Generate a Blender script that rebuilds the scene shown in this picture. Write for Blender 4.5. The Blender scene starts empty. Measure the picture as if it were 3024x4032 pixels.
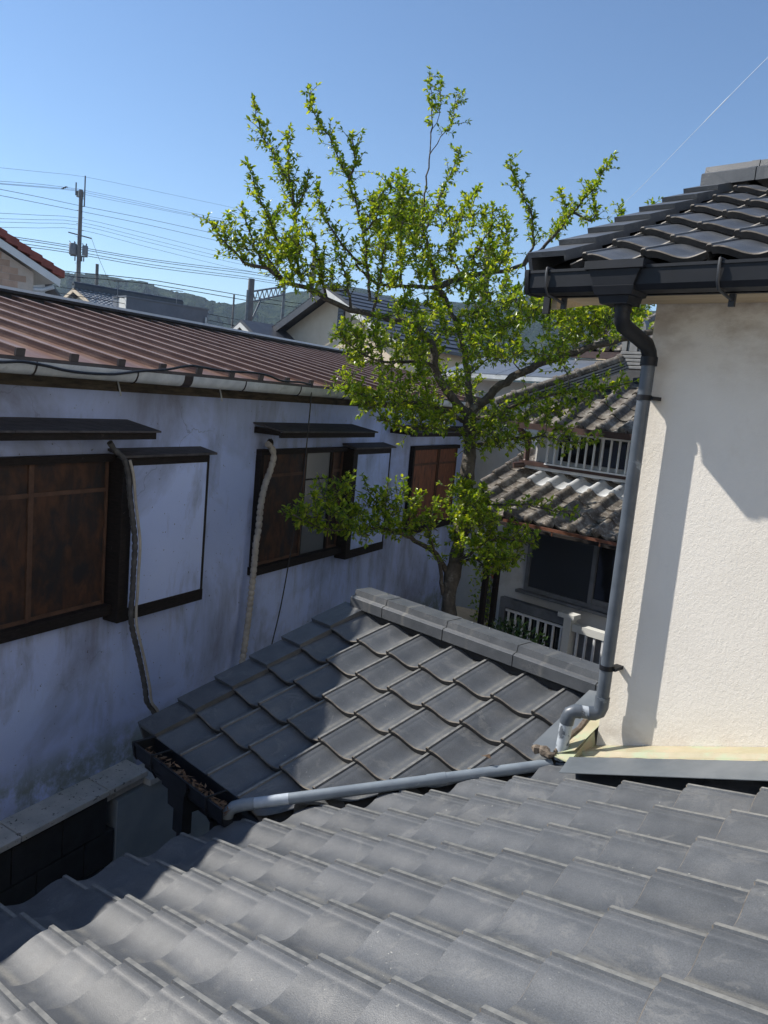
import bpy, bmesh, math, random
from mathutils import Vector, Matrix
R = math.radians
rnd = random.Random(11)
scene = bpy.context.scene
col = scene.collection

# ------------------------------------------------------------------ camera
cam_d = bpy.data.cameras.new('camera')
cam_d.sensor_fit = 'VERTICAL'
cam_d.sensor_height = 32.0
cam_d.lens = 32.0 * 3091.97 / 4032
cam_d.clip_start = 0.05
cam_d.clip_end = 6000
cam = bpy.data.objects.new('camera', cam_d)
col.objects.link(cam)
cr = Vector((0.70211442, 0.70630653, 0.0903683))
cu = Vector((-0.16689167, 0.03985374, 0.98516945))
cf = Vector((-0.6922301, 0.70678339, -0.14585857))
M = Matrix((cr, cu, -cf)).transposed().to_4x4()
M.translation = Vector((0, 0, 5.0))
cam.matrix_world = M
scene.camera = cam

# ------------------------------------------------------------------ sky and sun
SUN_EL = R(40)
sun_dir = Vector((-math.sin(R(66)) * math.cos(SUN_EL), -math.cos(R(66)) * math.cos(SUN_EL), math.sin(SUN_EL)))
world = bpy.data.worlds.new('World')
scene.world = world
world.use_nodes = True
wn = world.node_tree.nodes
sky = wn.new('ShaderNodeTexSky')
sky.sky_type = 'NISHITA'
sky.sun_disc = False
sky.sun_elevation = SUN_EL
sky.sun_rotation = math.atan2(sun_dir.x, sun_dir.y)
sky.altitude = 50
sky.air_density = 1.0
sky.dust_density = 0.0
sky.ozone_density = 4.5
world.node_tree.links.new(sky.outputs[0], wn['Background'].inputs[0])
wn['Background'].inputs[1].default_value = 0.098
sl = bpy.data.lights.new('sun', 'SUN')
sl.energy = 4.6
sl.angle = R(0.55)
sl.color = (1.0, 0.945, 0.86)
so = bpy.data.objects.new('sun', sl)
so.rotation_euler = sun_dir.to_track_quat('Z', 'Y').to_euler()
so.location = (-10, -5, 30)
col.objects.link(so)
vs = scene.view_settings
vs.view_transform = 'Standard'
vs.look = 'None'
vs.gamma = 1.0
vs.exposure = 0.62
vs.use_curve_mapping = False

# ------------------------------------------------------------------ measured points of the place (metres)
TREE = [([(-4.709,6.013,1.637),(-4.832,6.051,2.403),(-4.898,6.08,2.863),(-4.939,6.099,3.145),(-4.945,6.141,3.378),(-4.964,6.215,3.687),(-5.003,6.282,3.993),(-5.041,6.314,4.329),(-5.07,6.339,4.588),(-5.118,6.35,4.87)],0.098,0.066,2,1),([(-5.114,6.349,4.844),(-5.234,6.199,5.034),(-5.325,6.018,5.271),(-5.377,5.952,5.539),(-5.516,5.779,5.704),(-5.759,5.484,5.774),(-5.887,5.292,5.793),(-6.075,5.128,5.889),(-6.22,5.004,5.978),(-6.375,4.858,6.004),(-6.45,4.663,6.104),(-6.572,4.48,6.134)],0.05,0.016,0.75,0.5),([(-6.572,4.48,6.134),(-6.611,4.391,6.231),(-6.746,4.29,6.382),(-6.835,4.23,6.517)],0.012,0.004,0,1.2),([(-5.114,6.349,4.844),(-5.29,6.468,5.231),(-5.515,6.553,5.681),(-5.712,6.501,6.02),(-5.813,6.435,6.179),(-5.936,6.389,6.538),(-6.056,6.348,6.916)],0.045,0.013,0.55,0.8),([(-6.056,6.348,6.916),(-6.086,6.396,7.284),(-6.111,6.433,7.582),(-6.166,6.467,8.012),(-6.258,6.468,8.452)],0.012,0.003,0.62,0.8),([(-6.111,6.433,7.582),(-6.013,6.495,7.765),(-5.928,6.55,7.971),(-5.94,6.588,8.212)],0.006,0.003,0.25,0.8),([(-6.135,6.448,7.77),(-6.154,6.566,8.091),(-6.195,6.587,8.389)],0.005,0.003,0.3,0.8),([(-5.122,6.346,4.869),(-4.948,6.426,5.113),(-4.757,6.507,5.289),(-4.615,6.598,5.398),(-4.365,6.731,5.54),(-4.192,6.77,5.595),(-3.985,6.851,5.69),(-3.804,6.97,5.751),(-3.663,7.047,5.795),(-3.411,7.177,5.92)],0.047,0.028,0.8,0.4),([(-5.712,6.501,6.02),(-5.744,6.358,6.165),(-5.873,5.942,6.129),(-5.994,5.682,6.129),(-6.124,5.516,6.287)],0.03,0.012,0.4,0.6),([(-5.778,6.397,6.172),(-5.704,6.717,6.343),(-5.521,7.059,6.447),(-5.336,7.263,6.558),(-5.178,7.476,6.836),(-5.05,7.669,7.168),(-4.938,7.841,7.469),(-4.838,8.007,7.798)],0.036,0.006,0.55,1.3),([(-6.297,4.948,6.071),(-6.53,5.005,6.767),(-6.757,4.943,7.201),(-6.953,4.875,7.458),(-7.07,4.823,7.759)],0.016,0.004,0.12,1.3),([(-5.811,5.462,5.911),(-6.007,5.477,6.575),(-6.193,5.398,7.072),(-6.37,5.236,7.469),(-6.454,5.119,7.643),(-6.536,5.084,7.863)],0.016,0.004,0.12,1.3),([(-6.297,4.948,6.071),(-6.331,4.693,6.367),(-6.433,4.524,6.72),(-6.572,4.451,7.025)],0.016,0.004,0.12,1.3),([(-6.45,4.663,6.104),(-6.703,4.623,6.423),(-6.845,4.609,6.684)],0.016,0.004,0.12,1.3),([(-6.059,5.508,6.282),(-5.995,5.177,6.435),(-6.049,5.018,6.604),(-6.152,4.977,6.891)],0.016,0.004,0.12,1.3),([(-6.025,5.47,6.623),(-6.025,5.683,6.971),(-6.04,5.856,7.191)],0.016,0.004,0.12,1.3),([(-5.873,5.942,6.129),(-6.001,6.029,6.475),(-6.064,6.067,6.96),(-6.119,6.08,7.282)],0.016,0.004,0.12,1.3),([(-6.019,6.34,6.697),(-6.035,6.548,7.095),(-6.051,6.763,7.527),(-6.03,6.819,7.7)],0.016,0.004,0.12,1.3),([(-5.704,6.717,6.343),(-5.994,6.784,6.672),(-6.037,6.985,7.164),(-5.949,7.116,7.382)],0.016,0.004,0.12,1.3),([(-5.336,7.263,6.558),(-5.236,7.268,6.794),(-5.274,7.159,7.129),(-5.418,7.072,7.392),(-5.495,7.041,7.606)],0.016,0.004,0.12,1.3),([(-5.05,7.669,7.168),(-4.831,7.722,7.067),(-4.834,7.758,7.26),(-4.91,7.716,7.417)],0.016,0.004,0.12,1.3),([(-6.53,5.005,6.767),(-6.528,4.919,7.022),(-6.505,4.848,7.26),(-6.525,4.864,7.43)],0.016,0.004,0.12,1.3),([(-6.522,5.005,6.73),(-6.481,5.083,6.913),(-6.484,5.117,7.09)],0.016,0.004,0.12,1.3),([(-6.193,5.398,7.072),(-6.098,5.382,7.228),(-6.126,5.33,7.453)],0.016,0.004,0.12,1.3),([(-6.007,5.477,6.575),(-5.79,5.429,6.684),(-5.785,5.471,6.858)],0.016,0.004,0.12,1.3),([(-5.521,7.059,6.447),(-5.487,6.863,6.705),(-5.528,6.725,6.914)],0.016,0.004,0.12,1.3),([(-5.521,7.059,6.447),(-5.672,7.401,6.767),(-5.795,7.473,7.013),(-5.85,7.448,7.153)],0.016,0.004,0.12,1.3),([(-5.813,6.435,6.179),(-6.245,6.783,6.49),(-6.568,6.825,6.856),(-6.673,6.799,7.227)],0.016,0.004,0.12,1.3),([(-5.704,6.717,6.343),(-5.459,6.574,6.544),(-5.26,6.533,6.776),(-5.272,6.559,6.956)],0.016,0.004,0.12,1.3),([(-5.178,7.476,6.836),(-5.307,7.817,7.046),(-5.284,7.887,7.28),(-5.374,7.833,7.443)],0.016,0.004,0.12,1.3),([(-3.983,6.852,5.69),(-4.224,7.269,6.107),(-4.42,7.647,6.812),(-4.518,7.774,7.206)],0.016,0.004,0.12,1.3),([(-3.804,6.97,5.751),(-4.102,7.591,6.404),(-4.237,7.858,6.968),(-4.252,7.896,7.22)],0.016,0.004,0.12,1.3),([(-6.375,4.858,6.004),(-6.731,4.853,6.298),(-6.817,4.983,6.653),(-6.775,5.063,6.841)],0.016,0.004,0.12,1.3),([(-6.075,5.128,5.889),(-6.092,5.029,6.175),(-6.112,4.923,6.439),(-6.2,4.859,6.55)],0.016,0.004,0.12,1.3),([(-5.887,5.292,5.793),(-5.83,5.131,6.109),(-5.859,5.004,6.322)],0.016,0.004,0.12,1.3),([(-5.759,5.484,5.774),(-5.666,5.442,6.155),(-5.61,5.418,6.455),(-5.612,5.461,6.675)],0.016,0.004,0.12,1.3),([(-5.377,5.982,5.341),(-5.365,5.855,5.36),(-5.448,5.343,5.324),(-5.542,5.121,5.384),(-5.625,4.929,5.532)],0.022,0.006,0.3,1.2),([(-5.162,6.297,4.82),(-5.276,5.86,4.96),(-5.352,5.503,4.961),(-5.53,5.056,5.01),(-5.564,4.89,5.053)],0.03,0.006,0.3,1.2),([(-5.133,6.308,4.737),(-5.356,5.872,4.708),(-5.44,5.514,4.748),(-5.499,5.343,4.883)],0.02,0.005,0.3,1),([(-5.114,6.349,4.844),(-4.819,6.296,4.904),(-4.599,6.247,4.994),(-4.18,6.261,5.129),(-3.881,6.429,5.208),(-3.601,6.651,5.302)],0.024,0.004,0.3,1.1),([(-5.069,6.334,4.562),(-4.722,6.339,4.65),(-4.368,6.421,4.739),(-3.993,6.504,4.731),(-3.797,6.632,4.766)],0.018,0.004,0.25,1),([(-5.007,6.278,3.993),(-4.67,6.26,4.022),(-4.288,6.226,4.098),(-4.002,6.36,4.079),(-3.837,6.454,4.091)],0.018,0.004,0.25,0.8),([(-4.967,6.097,3.271),(-5.066,5.907,3.503),(-5.137,5.588,3.666),(-5.22,5.24,3.746),(-5.304,4.734,3.747),(-5.367,4.477,3.831),(-5.455,4.337,3.914)],0.032,0.006,0.3,1.2),([(-4.975,6.047,3.062),(-4.973,5.963,3.335),(-4.978,5.797,3.581),(-4.957,5.66,3.846)],0.025,0.008,0.4,1),([(-4.956,6.133,3.39),(-4.73,6.098,3.519),(-4.521,6.202,3.72),(-4.178,6.398,3.724)],0.024,0.005,0.3,1.1),([(-4.94,6.14,3.353),(-4.67,6.15,3.489),(-4.511,6.135,3.346)],0.02,0.005,0.2,1),([(-4.965,6.191,3.714),(-4.802,6.246,3.897),(-4.696,6.244,4.07)],0.016,0.005,0.2,1.2)]
ATTR = [(-5.77,6.396,6.109),(-5.929,5.485,5.523),(-5.476,5.007,5.507),(-4.757,5.719,6.068),(-4.683,5.724,5.254),(-6.353,6.612,5.52),(-5.461,7.409,5.931),(-4.661,6.398,5.527),(-4.459,5.849,6.086),(-5.652,5.813,5.392),(-5.433,6.055,5.536),(-5.762,6.39,5.3),(-5.714,6.033,5.541),(-4.964,5.484,5.053),(-4.747,5.761,5.331),(-5.385,6.746,6.29),(-4.801,7.601,5.731),(-5.604,6.263,5.419),(-5.273,7.184,5.827),(-4.136,7.557,5.859),(-6.347,5.843,5.347),(-5.848,6.335,5.808),(-5.768,5.127,5.569),(-6.231,6.563,5.831),(-6.201,5.76,5.657),(-4.108,6.967,6.011),(-5.93,6.9,5.216),(-5.758,5.967,5.945),(-4.263,5.811,5.869),(-5.363,6.435,5.841),(-5.205,6.781,5.579),(-4.224,6.822,5.863),(-5.382,5.112,5.383),(-5.284,5.209,5.714),(-4.531,6.273,6.063),(-4.946,5.617,5.74),(-4.602,5.745,5.629),(-5.106,5.517,5.215),(-5.102,6.61,6.13),(-6.98,6.236,5.602),(-5.209,5.54,5.728),(-4.682,7.447,5.767),(-5.96,6.65,6.059),(-4.53,6.941,6.073),(-6.25,6.698,5.444),(-5.711,7.13,5.174),(-3.679,6.748,5.884),(-6.34,6.503,5.514),(-4.382,7.349,5.825),(-5.541,6.914,6.147),(-6.04,6.87,5.321),(-5.922,6.987,5.871),(-4.125,6.233,6.024),(-6.29,6.241,5.12),(-6.572,6.483,5.23),(-4.745,6.843,5.916),(-5.556,6.849,5.248),(-5.532,5.645,5.874),(-5.347,5.632,5.491),(-5.87,6.991,6.227),(-5.535,6.334,5.72),(-4.513,7.956,5.971),(-5.065,6.511,5.657),(-5.139,6.503,5.421),(-5.556,6.236,5.635),(-4.669,6.221,5.947),(-4.444,7.063,5.757),(-5.173,6.371,5.543),(-4.917,6.406,5.458),(-5.52,7.258,5.805),(-5.39,5.165,5.598),(-4.074,6.226,5.503),(-5.521,5.782,5.071),(-5.005,6.09,5.629),(-6.176,6.241,5.882),(-5.462,6.175,5.502),(-5.569,6.812,5.193),(-6.025,5.532,5.344),(-5.263,6.48,5.883),(-5.6,5.409,5.53),(-5.918,6.531,5.937),(-5.131,5.599,5.588),(-4.109,6.338,5.631),(-5.654,6.879,5.737),(-5.562,6.57,5.687),(-4.24,7.949,6.069),(-4.4,6.667,5.565),(-4.115,6.318,5.946),(-5.36,5.771,5.9),(-5.146,6.327,6.075),(-6.199,6.716,5.083),(-5.565,7.338,6.124),(-4.868,5.37,5.716),(-5.352,6.26,5.693),(-5.095,5.195,5.537),(-5.746,6.017,5.525),(-4.64,7.289,5.595),(-3.956,6.823,5.867),(-3.947,6.066,5.508),(-5.054,7.216,5.479),(-5.965,5.806,5.573),(-4.655,7.752,5.736),(-4.243,6.323,5.471),(-5.935,6.757,6.227),(-5.03,6.779,5.57),(-4.022,5.937,5.652),(-5.233,6.734,5.675),(-5.184,5.588,5.33),(-5.058,6.432,5.825),(-4.222,5.961,5.49),(-4.564,7.032,5.994),(-5.861,6.324,5.446),(-4.673,6.823,5.983),(-4.65,5.796,5.653),(-6.781,6.004,5.67),(-3.683,6.855,5.806),(-5.284,5.491,5.073),(-4.946,6.675,6.142),(-4.681,7.733,5.83),(-5.063,7.538,6.162),(-4.741,5.816,5.833),(-5.94,6.719,5.948),(-3.972,6.949,5.995),(-4.765,6.517,5.861),(-5.157,5.68,5.105),(-5.203,5.576,5.572),(-5.776,6.813,5.122),(-4.326,5.806,5.391),(-4.772,7.329,5.855),(-4.191,5.97,5.866),(-4.887,6.102,5.826),(-5.343,5.725,5.421),(-4.512,6.028,5.76),(-3.763,6.666,5.732),(-4.841,5.905,6.024),(-6.183,6.6,5.6),(-4.351,6.766,5.833),(-4.807,6.255,5.809),(-5.468,7.06,5.586),(-5.452,5.588,5.843),(-5.91,7.004,5.814),(-4.457,5.614,5.507),(-5.657,6.76,5.164),(-6.185,6.09,5.604),(-4.55,5.654,5.547),(-4.878,7.733,6.185),(-4.28,6.105,5.867),(-5.923,6.302,5.488),(-4.829,6.328,5.581),(-5.033,5.236,5.44),(-6.63,6.801,6.854),(-5.504,6.563,6.32),(-6.763,6.721,7.073),(-4.978,6.001,6.704),(-5.65,6.312,6.482),(-6.609,6.686,6.613),(-5.976,5.894,7.018),(-5.463,5.911,6.391),(-5.373,6.802,6.495),(-5.818,5.798,6.125),(-5.81,5.803,6.319),(-6.1,5.943,6.866),(-5.846,5.621,6.62),(-6.33,6.806,6.379),(-6.421,6.343,6.267),(-6.165,5.686,6.406),(-5.534,5.83,6.693),(-5.406,5.72,6.111),(-6.314,6.676,6.436),(-6.361,6.987,6.963),(-6.713,6.575,6.915),(-4.812,6.133,6.322),(-6.612,6.859,7.063),(-5.937,6.897,7.022),(-5.392,5.543,6.668),(-4.965,5.903,6.136),(-6.717,6.704,6.826),(-6.089,6.115,6.706),(-5.736,7.277,6.599),(-5.217,6.516,6.558),(-6.393,6.592,6.895),(-6.699,6.242,7.013),(-5.54,5.513,6.856),(-6.338,7.182,7.052),(-5.601,5.616,6.869),(-5.678,6.348,6.457),(-6.281,6.262,6.763),(-5.934,7.14,6.575),(-6.01,6.858,6.908),(-5.851,5.731,6.775),(-6.249,6.085,6.269),(-6.652,6.883,6.941),(-6.201,6.884,7.073),(-6.71,6.346,6.754),(-6.948,6.58,7.119),(-5.447,6.339,6.237),(-5.052,6.533,6.695),(-6.414,6.089,6.562),(-5.671,5.611,6.626),(-6.319,6.202,6.912),(-5.04,5.931,6.783),(-5.555,5.785,6.376),(-6.448,6.606,7.064),(-6.358,6.002,6.737),(-6.042,5.886,6.406),(-6.676,6.775,7.013),(-5.813,6.003,6.535),(-6.447,6.993,6.451),(-6.293,6.584,7.051),(-5.842,7.404,6.974),(-6.021,4.654,5.932),(-6.371,4.863,6.327),(-6.806,4.457,6.333),(-6.094,4.675,5.991),(-6.728,4.515,6.264),(-6.068,4.567,6.014),(-6.452,4.901,6.222),(-6.694,4.623,6.269),(-6.47,4.656,6.108),(-6.181,4.72,6.213),(-6.172,4.952,6.068),(-6.792,4.385,6.418),(-6.233,4.953,6.072),(-5.806,4.959,5.97),(-5.881,4.764,5.932),(-6.539,4.457,6.174),(-6.042,4.727,5.953),(-6.323,4.704,6.124),(-6.181,5.118,6.243),(-6.585,4.955,6.365),(-6.712,4.829,6.47),(-6.008,4.643,6.298),(-6.375,4.86,6.287),(-6.672,4.674,6.405),(-6.112,4.674,6.21),(-6.907,4.519,6.475),(-6.043,5.016,6.072),(-6.227,4.799,6.184),(-6.629,5.102,6.339),(-6.266,4.65,6.257),(-5.575,5.768,4.835),(-5.433,5.068,4.97),(-5.015,5.643,4.838),(-5.232,6,4.821),(-5.421,5.95,4.751),(-5.461,5.25,4.862),(-5.167,5.81,4.929),(-5.115,6.046,4.833),(-5.436,5.841,4.824),(-5.446,6.233,4.839),(-5.46,5.537,4.792),(-5.474,5.888,4.821),(-5.018,5.722,4.756),(-5.46,6.319,4.726),(-5.35,4.886,5.011),(-5.448,6.178,4.869),(-5.748,5.231,5.064),(-5.494,5.173,4.968),(-5.747,5.682,4.983),(-5.45,5.647,4.734),(-5.33,5.407,4.773),(-5.174,5.673,4.914),(-5.216,5.382,4.771),(-5.433,6.121,4.835),(-5.684,5.681,4.949),(-5.64,5.807,4.968),(-5.536,5.265,4.902),(-5.367,5.991,4.805),(-5.288,5.198,4.979),(-5.386,6.168,4.859),(-5.704,5.32,4.904),(-5.459,5.061,4.997),(-4.986,5.947,4.848),(-5.238,5.917,4.823),(-5.244,4.475,3.888),(-5.227,4.469,3.993),(-5.398,5.022,3.769),(-5.272,5.11,3.857),(-5.392,4.495,3.875),(-5.125,5.508,3.74),(-5.214,5.217,3.81),(-5.552,4.806,3.782),(-5.282,5.742,3.795),(-5.185,5.415,3.854),(-5.2,4.66,3.891),(-5.398,5.065,3.77),(-5.226,5.323,4.025),(-5.271,5.012,3.866),(-5.062,5.294,3.754),(-5.162,5.343,3.801),(-5.084,4.922,3.752),(-5.414,5.315,4.036),(-4.929,5.734,3.939),(-5.345,5.337,3.875),(-5.412,5.271,3.822),(-5.471,5.337,3.913),(-5.357,4.6,3.843),(-5.383,5.786,4.047),(-5.297,4.805,4.111),(-5.342,4.933,4.12),(-5.257,4.931,3.839),(-5.515,4.825,4.005),(-4.972,5.782,3.927),(-5.051,5.535,3.984),(-5.557,4.616,3.767),(-5.261,5.382,3.92),(-5.48,4.994,3.823),(-5.069,5.593,3.944),(-5.435,5.344,4.048),(-5.239,4.788,3.784),(-5.337,4.892,4.019),(-5.111,5.411,4.027),(-5.352,4.766,3.924),(-5.168,5.304,3.854),(-4.895,5.688,3.797),(-5.211,5.808,3.708),(-4.726,5.881,4.076),(-4.483,6.579,3.669),(-4.559,6.455,3.4),(-4.582,6.454,3.729),(-4.585,6.204,3.428),(-4.592,5.908,4.018),(-4.608,6.236,3.767),(-4.671,6.437,3.589),(-4.857,6.413,3.784),(-4.68,6.513,3.566),(-4.749,6.448,3.741),(-4.709,6.356,3.716),(-4.711,6.03,3.816),(-4.428,6.118,3.52),(-4.397,6.192,3.551),(-4.747,6.18,3.924),(-4.291,6.017,3.594),(-4.626,6.432,3.605),(-4.408,6.493,3.687),(-4.533,6.331,3.597),(-4.937,6.222,4.128),(-4.302,6.35,3.679),(-4.405,6.41,3.536),(-4.706,6.058,3.933),(-4.75,6.206,3.803),(-4.466,6.212,3.421),(-4.892,6.023,3.826),(-4.447,5.986,3.886),(-4.518,6.447,3.446),(-4.294,6.046,3.563),(-4.51,5.929,3.603),(-4.864,6.038,3.848),(-4.445,5.983,3.658),(-4.461,6.242,3.678),(-4.789,6.397,3.456),(-4.349,6.243,3.755),(-4.368,6.216,3.523),(-4.327,6.275,3.727),(-4.765,5.986,3.568),(-4.883,6.276,3.749),(-4.613,5.97,4.054),(-4.939,6.031,3.892),(-4.549,5.971,3.614),(-4.801,6.304,3.597),(-4.947,6.233,3.999),(-4.84,6.318,3.69),(-4.946,6.054,4.15),(-4.856,6.265,4.069),(-4.767,6.249,4.058),(-4.692,6.007,3.903),(-4.964,6.097,3.627),(-4.991,6.187,4.138),(-4.807,6.189,4.054),(-4.855,6.109,3.861),(-4.862,5.86,4.086),(-4.807,6.158,3.955),(-4.749,5.901,3.859),(-4.96,6.092,4.131),(-4.817,6.203,4.111),(-4.725,5.835,3.865),(-4.299,6.679,5.087),(-4.317,6.759,4.814),(-4.067,6.634,5.074),(-3.883,6.533,5.213),(-3.839,6.359,5.144),(-4.479,6.388,4.656),(-4.702,6.175,4.593),(-4.533,6.279,4.636),(-4.73,6.224,4.865),(-4.652,6.233,4.882),(-3.814,6.815,5.27),(-4.942,6.137,4.612),(-4.927,6.525,4.903),(-4.576,6.161,4.819),(-4.821,6.414,4.659),(-4.91,6.259,4.765),(-4.187,6.706,4.777),(-4.043,6.315,5.123),(-4.678,6.248,4.625),(-4.296,6.505,4.899),(-4.458,6.119,4.656),(-4.772,6.118,4.708),(-4.214,6.376,4.909),(-4.968,6.465,4.779),(-4.911,6.417,4.797),(-4.922,6.512,4.608),(-4.578,6.609,4.947),(-4.402,6.737,4.985),(-4.725,6.426,4.925),(-4.332,6.204,4.871),(-4.164,6.622,5.917),(-4.619,7.892,5.941),(-4.501,7.647,6.171),(-5.027,7.591,6.034),(-4.402,7.425,6.144),(-4.339,6.948,5.764),(-4.341,6.634,5.858),(-4.458,7.257,6.113),(-4.184,6.845,6.101),(-4.756,6.833,6.045),(-4.359,6.586,6.026),(-4.493,7.458,5.874),(-4.175,6.965,5.9),(-4.324,7.54,6.062),(-4.234,7.145,6.004),(-4.748,7.064,6.111),(-4.193,6.568,5.876),(-4.378,6.817,5.787),(-4.262,7.062,5.983),(-4.237,8.101,6.218),(-5.136,7.422,6.246),(-4.773,7.472,6.067),(-5.245,7.476,6.178),(-4.781,7.351,6.092),(-4.585,7.793,5.909),(-4.63,7.601,5.939),(-4.451,7.894,6.104),(-4.752,7.951,6.103),(-4.636,7.711,6.109),(-4.041,7.467,5.984),(-4.7,7.518,6.064),(-4.722,7.161,6.046),(-4.827,7.535,6.133),(-4.117,7.532,6.042)]
CABLE1 = [(-5.771,2.809,4.454),(-5.79,2.869,4.388),(-5.819,2.961,4.315),(-5.833,3.006,4.191),(-5.842,3.035,4.004),(-5.854,3.07,3.834),(-5.865,3.107,3.618),(-5.865,3.105,3.361),(-5.865,3.105,3.209),(-5.862,3.098,3.058),(-5.869,3.117,2.9),(-5.898,3.211,2.608),(-5.924,3.29,2.333),(-5.934,3.323,2.178),(-5.954,3.387,2.091),(-5.976,3.454,1.972),(-6.001,3.533,1.798)]
CABLE2 = [(-6.538,4.881,4.404),(-6.562,4.958,4.359),(-6.575,4.999,4.265),(-6.564,4.962,4.133),(-6.538,4.883,3.964),(-6.525,4.841,3.768),(-6.521,4.829,3.529),(-6.513,4.804,3.371),(-6.512,4.8,3.21),(-6.507,4.783,2.859),(-6.498,4.756,2.508),(-6.484,4.712,2.132),(-6.475,4.682,1.805)]
CABLE3 = [(-6.297,5.209,5.044),(-6.298,5.212,4.824),(-6.294,5.201,4.563),(-6.289,5.184,4.168),(-6.266,5.111,3.614),(-6.245,5.045,3.246),(-6.215,4.951,2.749),(-6.177,4.832,2.328),(-6.153,4.758,2.008)]
CABLE4 = [(-5.133,1.687,4.985),(-5.175,1.819,4.994),(-5.213,1.94,5.006),(-5.266,2.104,4.994),(-5.315,2.26,4.974),(-5.374,2.445,4.968),(-5.444,2.665,4.978),(-5.527,2.924,5.019),(-5.6,3.153,5.045),(-5.66,3.342,5.083),(-5.691,3.441,5.099),(-5.734,3.574,5.095),(-5.793,3.761,5.086),(-5.866,3.989,5.089),(-5.943,4.233,5.098),(-6.014,4.457,5.086),(-6.078,4.656,5.051),(-6.17,4.947,5.056),(-6.234,5.147,5.043)]
WIRES = [('earth',[(-50.401,16.557,15.909),(-57.813,19.755,17.614),(-63.488,24.653,19.305),(-68.476,30.213,20.954),(-71.143,37.918,21.975),(-73.408,45.992,22.874),(-76.125,53.65,23.907),(-75.58,64.497,24.913)],0.012),('high',[(-50.269,16.525,15.131),(-56.677,19.382,16.532),(-61.505,23.795,17.981),(-66.033,28.473,19.294),(-71.905,31.837,20.608),(-74.603,38.208,21.433),(-76.564,45.267,22.1),(-78.426,52.443,22.858),(-76.649,63.134,23.377)],0.016),('high',[(-50.25,16.521,15.019),(-56.653,19.376,16.394),(-61.478,23.789,17.826),(-66.019,28.47,19.208),(-71.878,31.83,20.447),(-74.571,38.2,21.243),(-76.53,45.259,21.894),(-78.515,52.314,22.655),(-76.618,63.126,23.195)],0.016),('high',[(-50.243,16.519,14.976),(-56.645,19.374,16.345),(-61.467,23.786,17.76),(-66.004,28.467,19.123),(-71.846,31.823,20.258),(-74.541,38.193,21.067),(-76.511,45.254,21.784),(-78.602,52.183,22.435),(-76.572,63.115,22.921)],0.016),('mid',[(-50.203,16.51,14.742),(-57.574,19.698,16.202),(-63.253,24.495,17.427),(-68.388,29.796,18.515),(-71.211,37.308,19.338),(-73.13,45.651,19.9),(-75.567,53.517,20.617),(-73.6,65.643,21.066)],0.022),('mid',[(-50.145,16.496,14.397),(-57.506,19.682,15.801),(-63.175,24.477,16.972),(-68.311,29.777,18.055),(-71.12,37.286,18.801),(-72.901,45.733,19.217),(-75.439,53.486,19.858),(-73.476,65.613,20.337)],0.022),('low',[(-49.96,16.452,13.308),(-57.309,19.635,14.64),(-63.106,24.359,16.073),(-68.211,29.754,17.468),(-70.976,37.252,17.953),(-72.717,45.69,18.131),(-75.239,53.439,18.677),(-73.229,65.554,18.877)],0.017),('low',[(-49.908,16.439,12.997),(-57.248,19.62,14.279),(-63.048,24.346,15.732),(-68.157,29.741,17.149),(-70.904,37.235,17.529),(-72.644,45.672,17.697),(-75.159,53.42,18.204),(-73.143,65.534,18.366)],0.017),('low',[(-49.875,16.431,12.806),(-57.211,19.611,14.059),(-63.006,24.336,15.481),(-68.112,29.73,16.881),(-70.849,37.222,17.205),(-72.586,45.658,17.356),(-75.096,53.405,17.833),(-73.075,65.517,17.965)],0.017),('low',[(-49.824,16.419,12.504),(-57.152,19.597,13.708),(-62.944,24.321,15.117),(-68.051,29.715,16.524),(-70.773,37.203,16.752),(-72.494,45.636,16.814),(-74.996,53.381,17.242),(-72.966,65.492,17.326)],0.017),('tele',[(-49.764,16.405,12.15),(-57.617,20.753,13.356),(-63.557,26.942,14.402),(-66.664,35.833,15.101),(-67.976,46.525,16.003),(-72.751,53.841,16.979),(-73.044,65.51,17.782)],0.03),('tele',[(-49.745,16.4,12.037),(-57.595,20.748,13.223),(-63.531,26.935,14.248),(-66.637,35.826,14.939),(-67.938,46.516,15.777),(-72.709,53.831,16.73),(-72.997,65.499,17.509)],0.03),('tele',[(-49.71,16.392,11.83),(-57.553,20.738,12.977),(-63.491,26.926,14.011),(-66.585,35.814,14.63),(-67.882,46.502,15.446),(-72.647,53.816,16.364),(-72.929,65.483,17.107)],0.03),('tele',[(-49.684,16.386,11.674),(-57.522,20.73,12.793),(-63.461,26.919,13.834),(-66.546,35.805,14.402),(-67.846,46.494,15.236),(-72.607,53.806,16.131),(-72.886,65.472,16.852)],0.03),('tele2',[(-41.851,16.603,9.833),(-45.811,19.908,10.362),(-47.398,25.543,10.918),(-47.123,32.897,10.968),(-47.512,39.66,11.306)],0.03),('tele2',[(-41.812,16.593,9.603),(-45.767,19.897,10.103),(-47.354,25.532,10.659),(-47.074,32.885,10.683),(-47.459,39.647,10.995)],0.03),('service',[(-34.885,13.22,8.378),(-38.049,16.192,8.655),(-39.138,21.152,8.717),(-38.952,27.305,8.515),(-40.726,31.616,8.686)],0.02),('service',[(-34.842,13.21,8.124),(-38.001,16.181,8.369),(-39.09,21.141,8.438),(-38.885,27.289,8.12),(-40.653,31.599,8.254)],0.02)]
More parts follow.
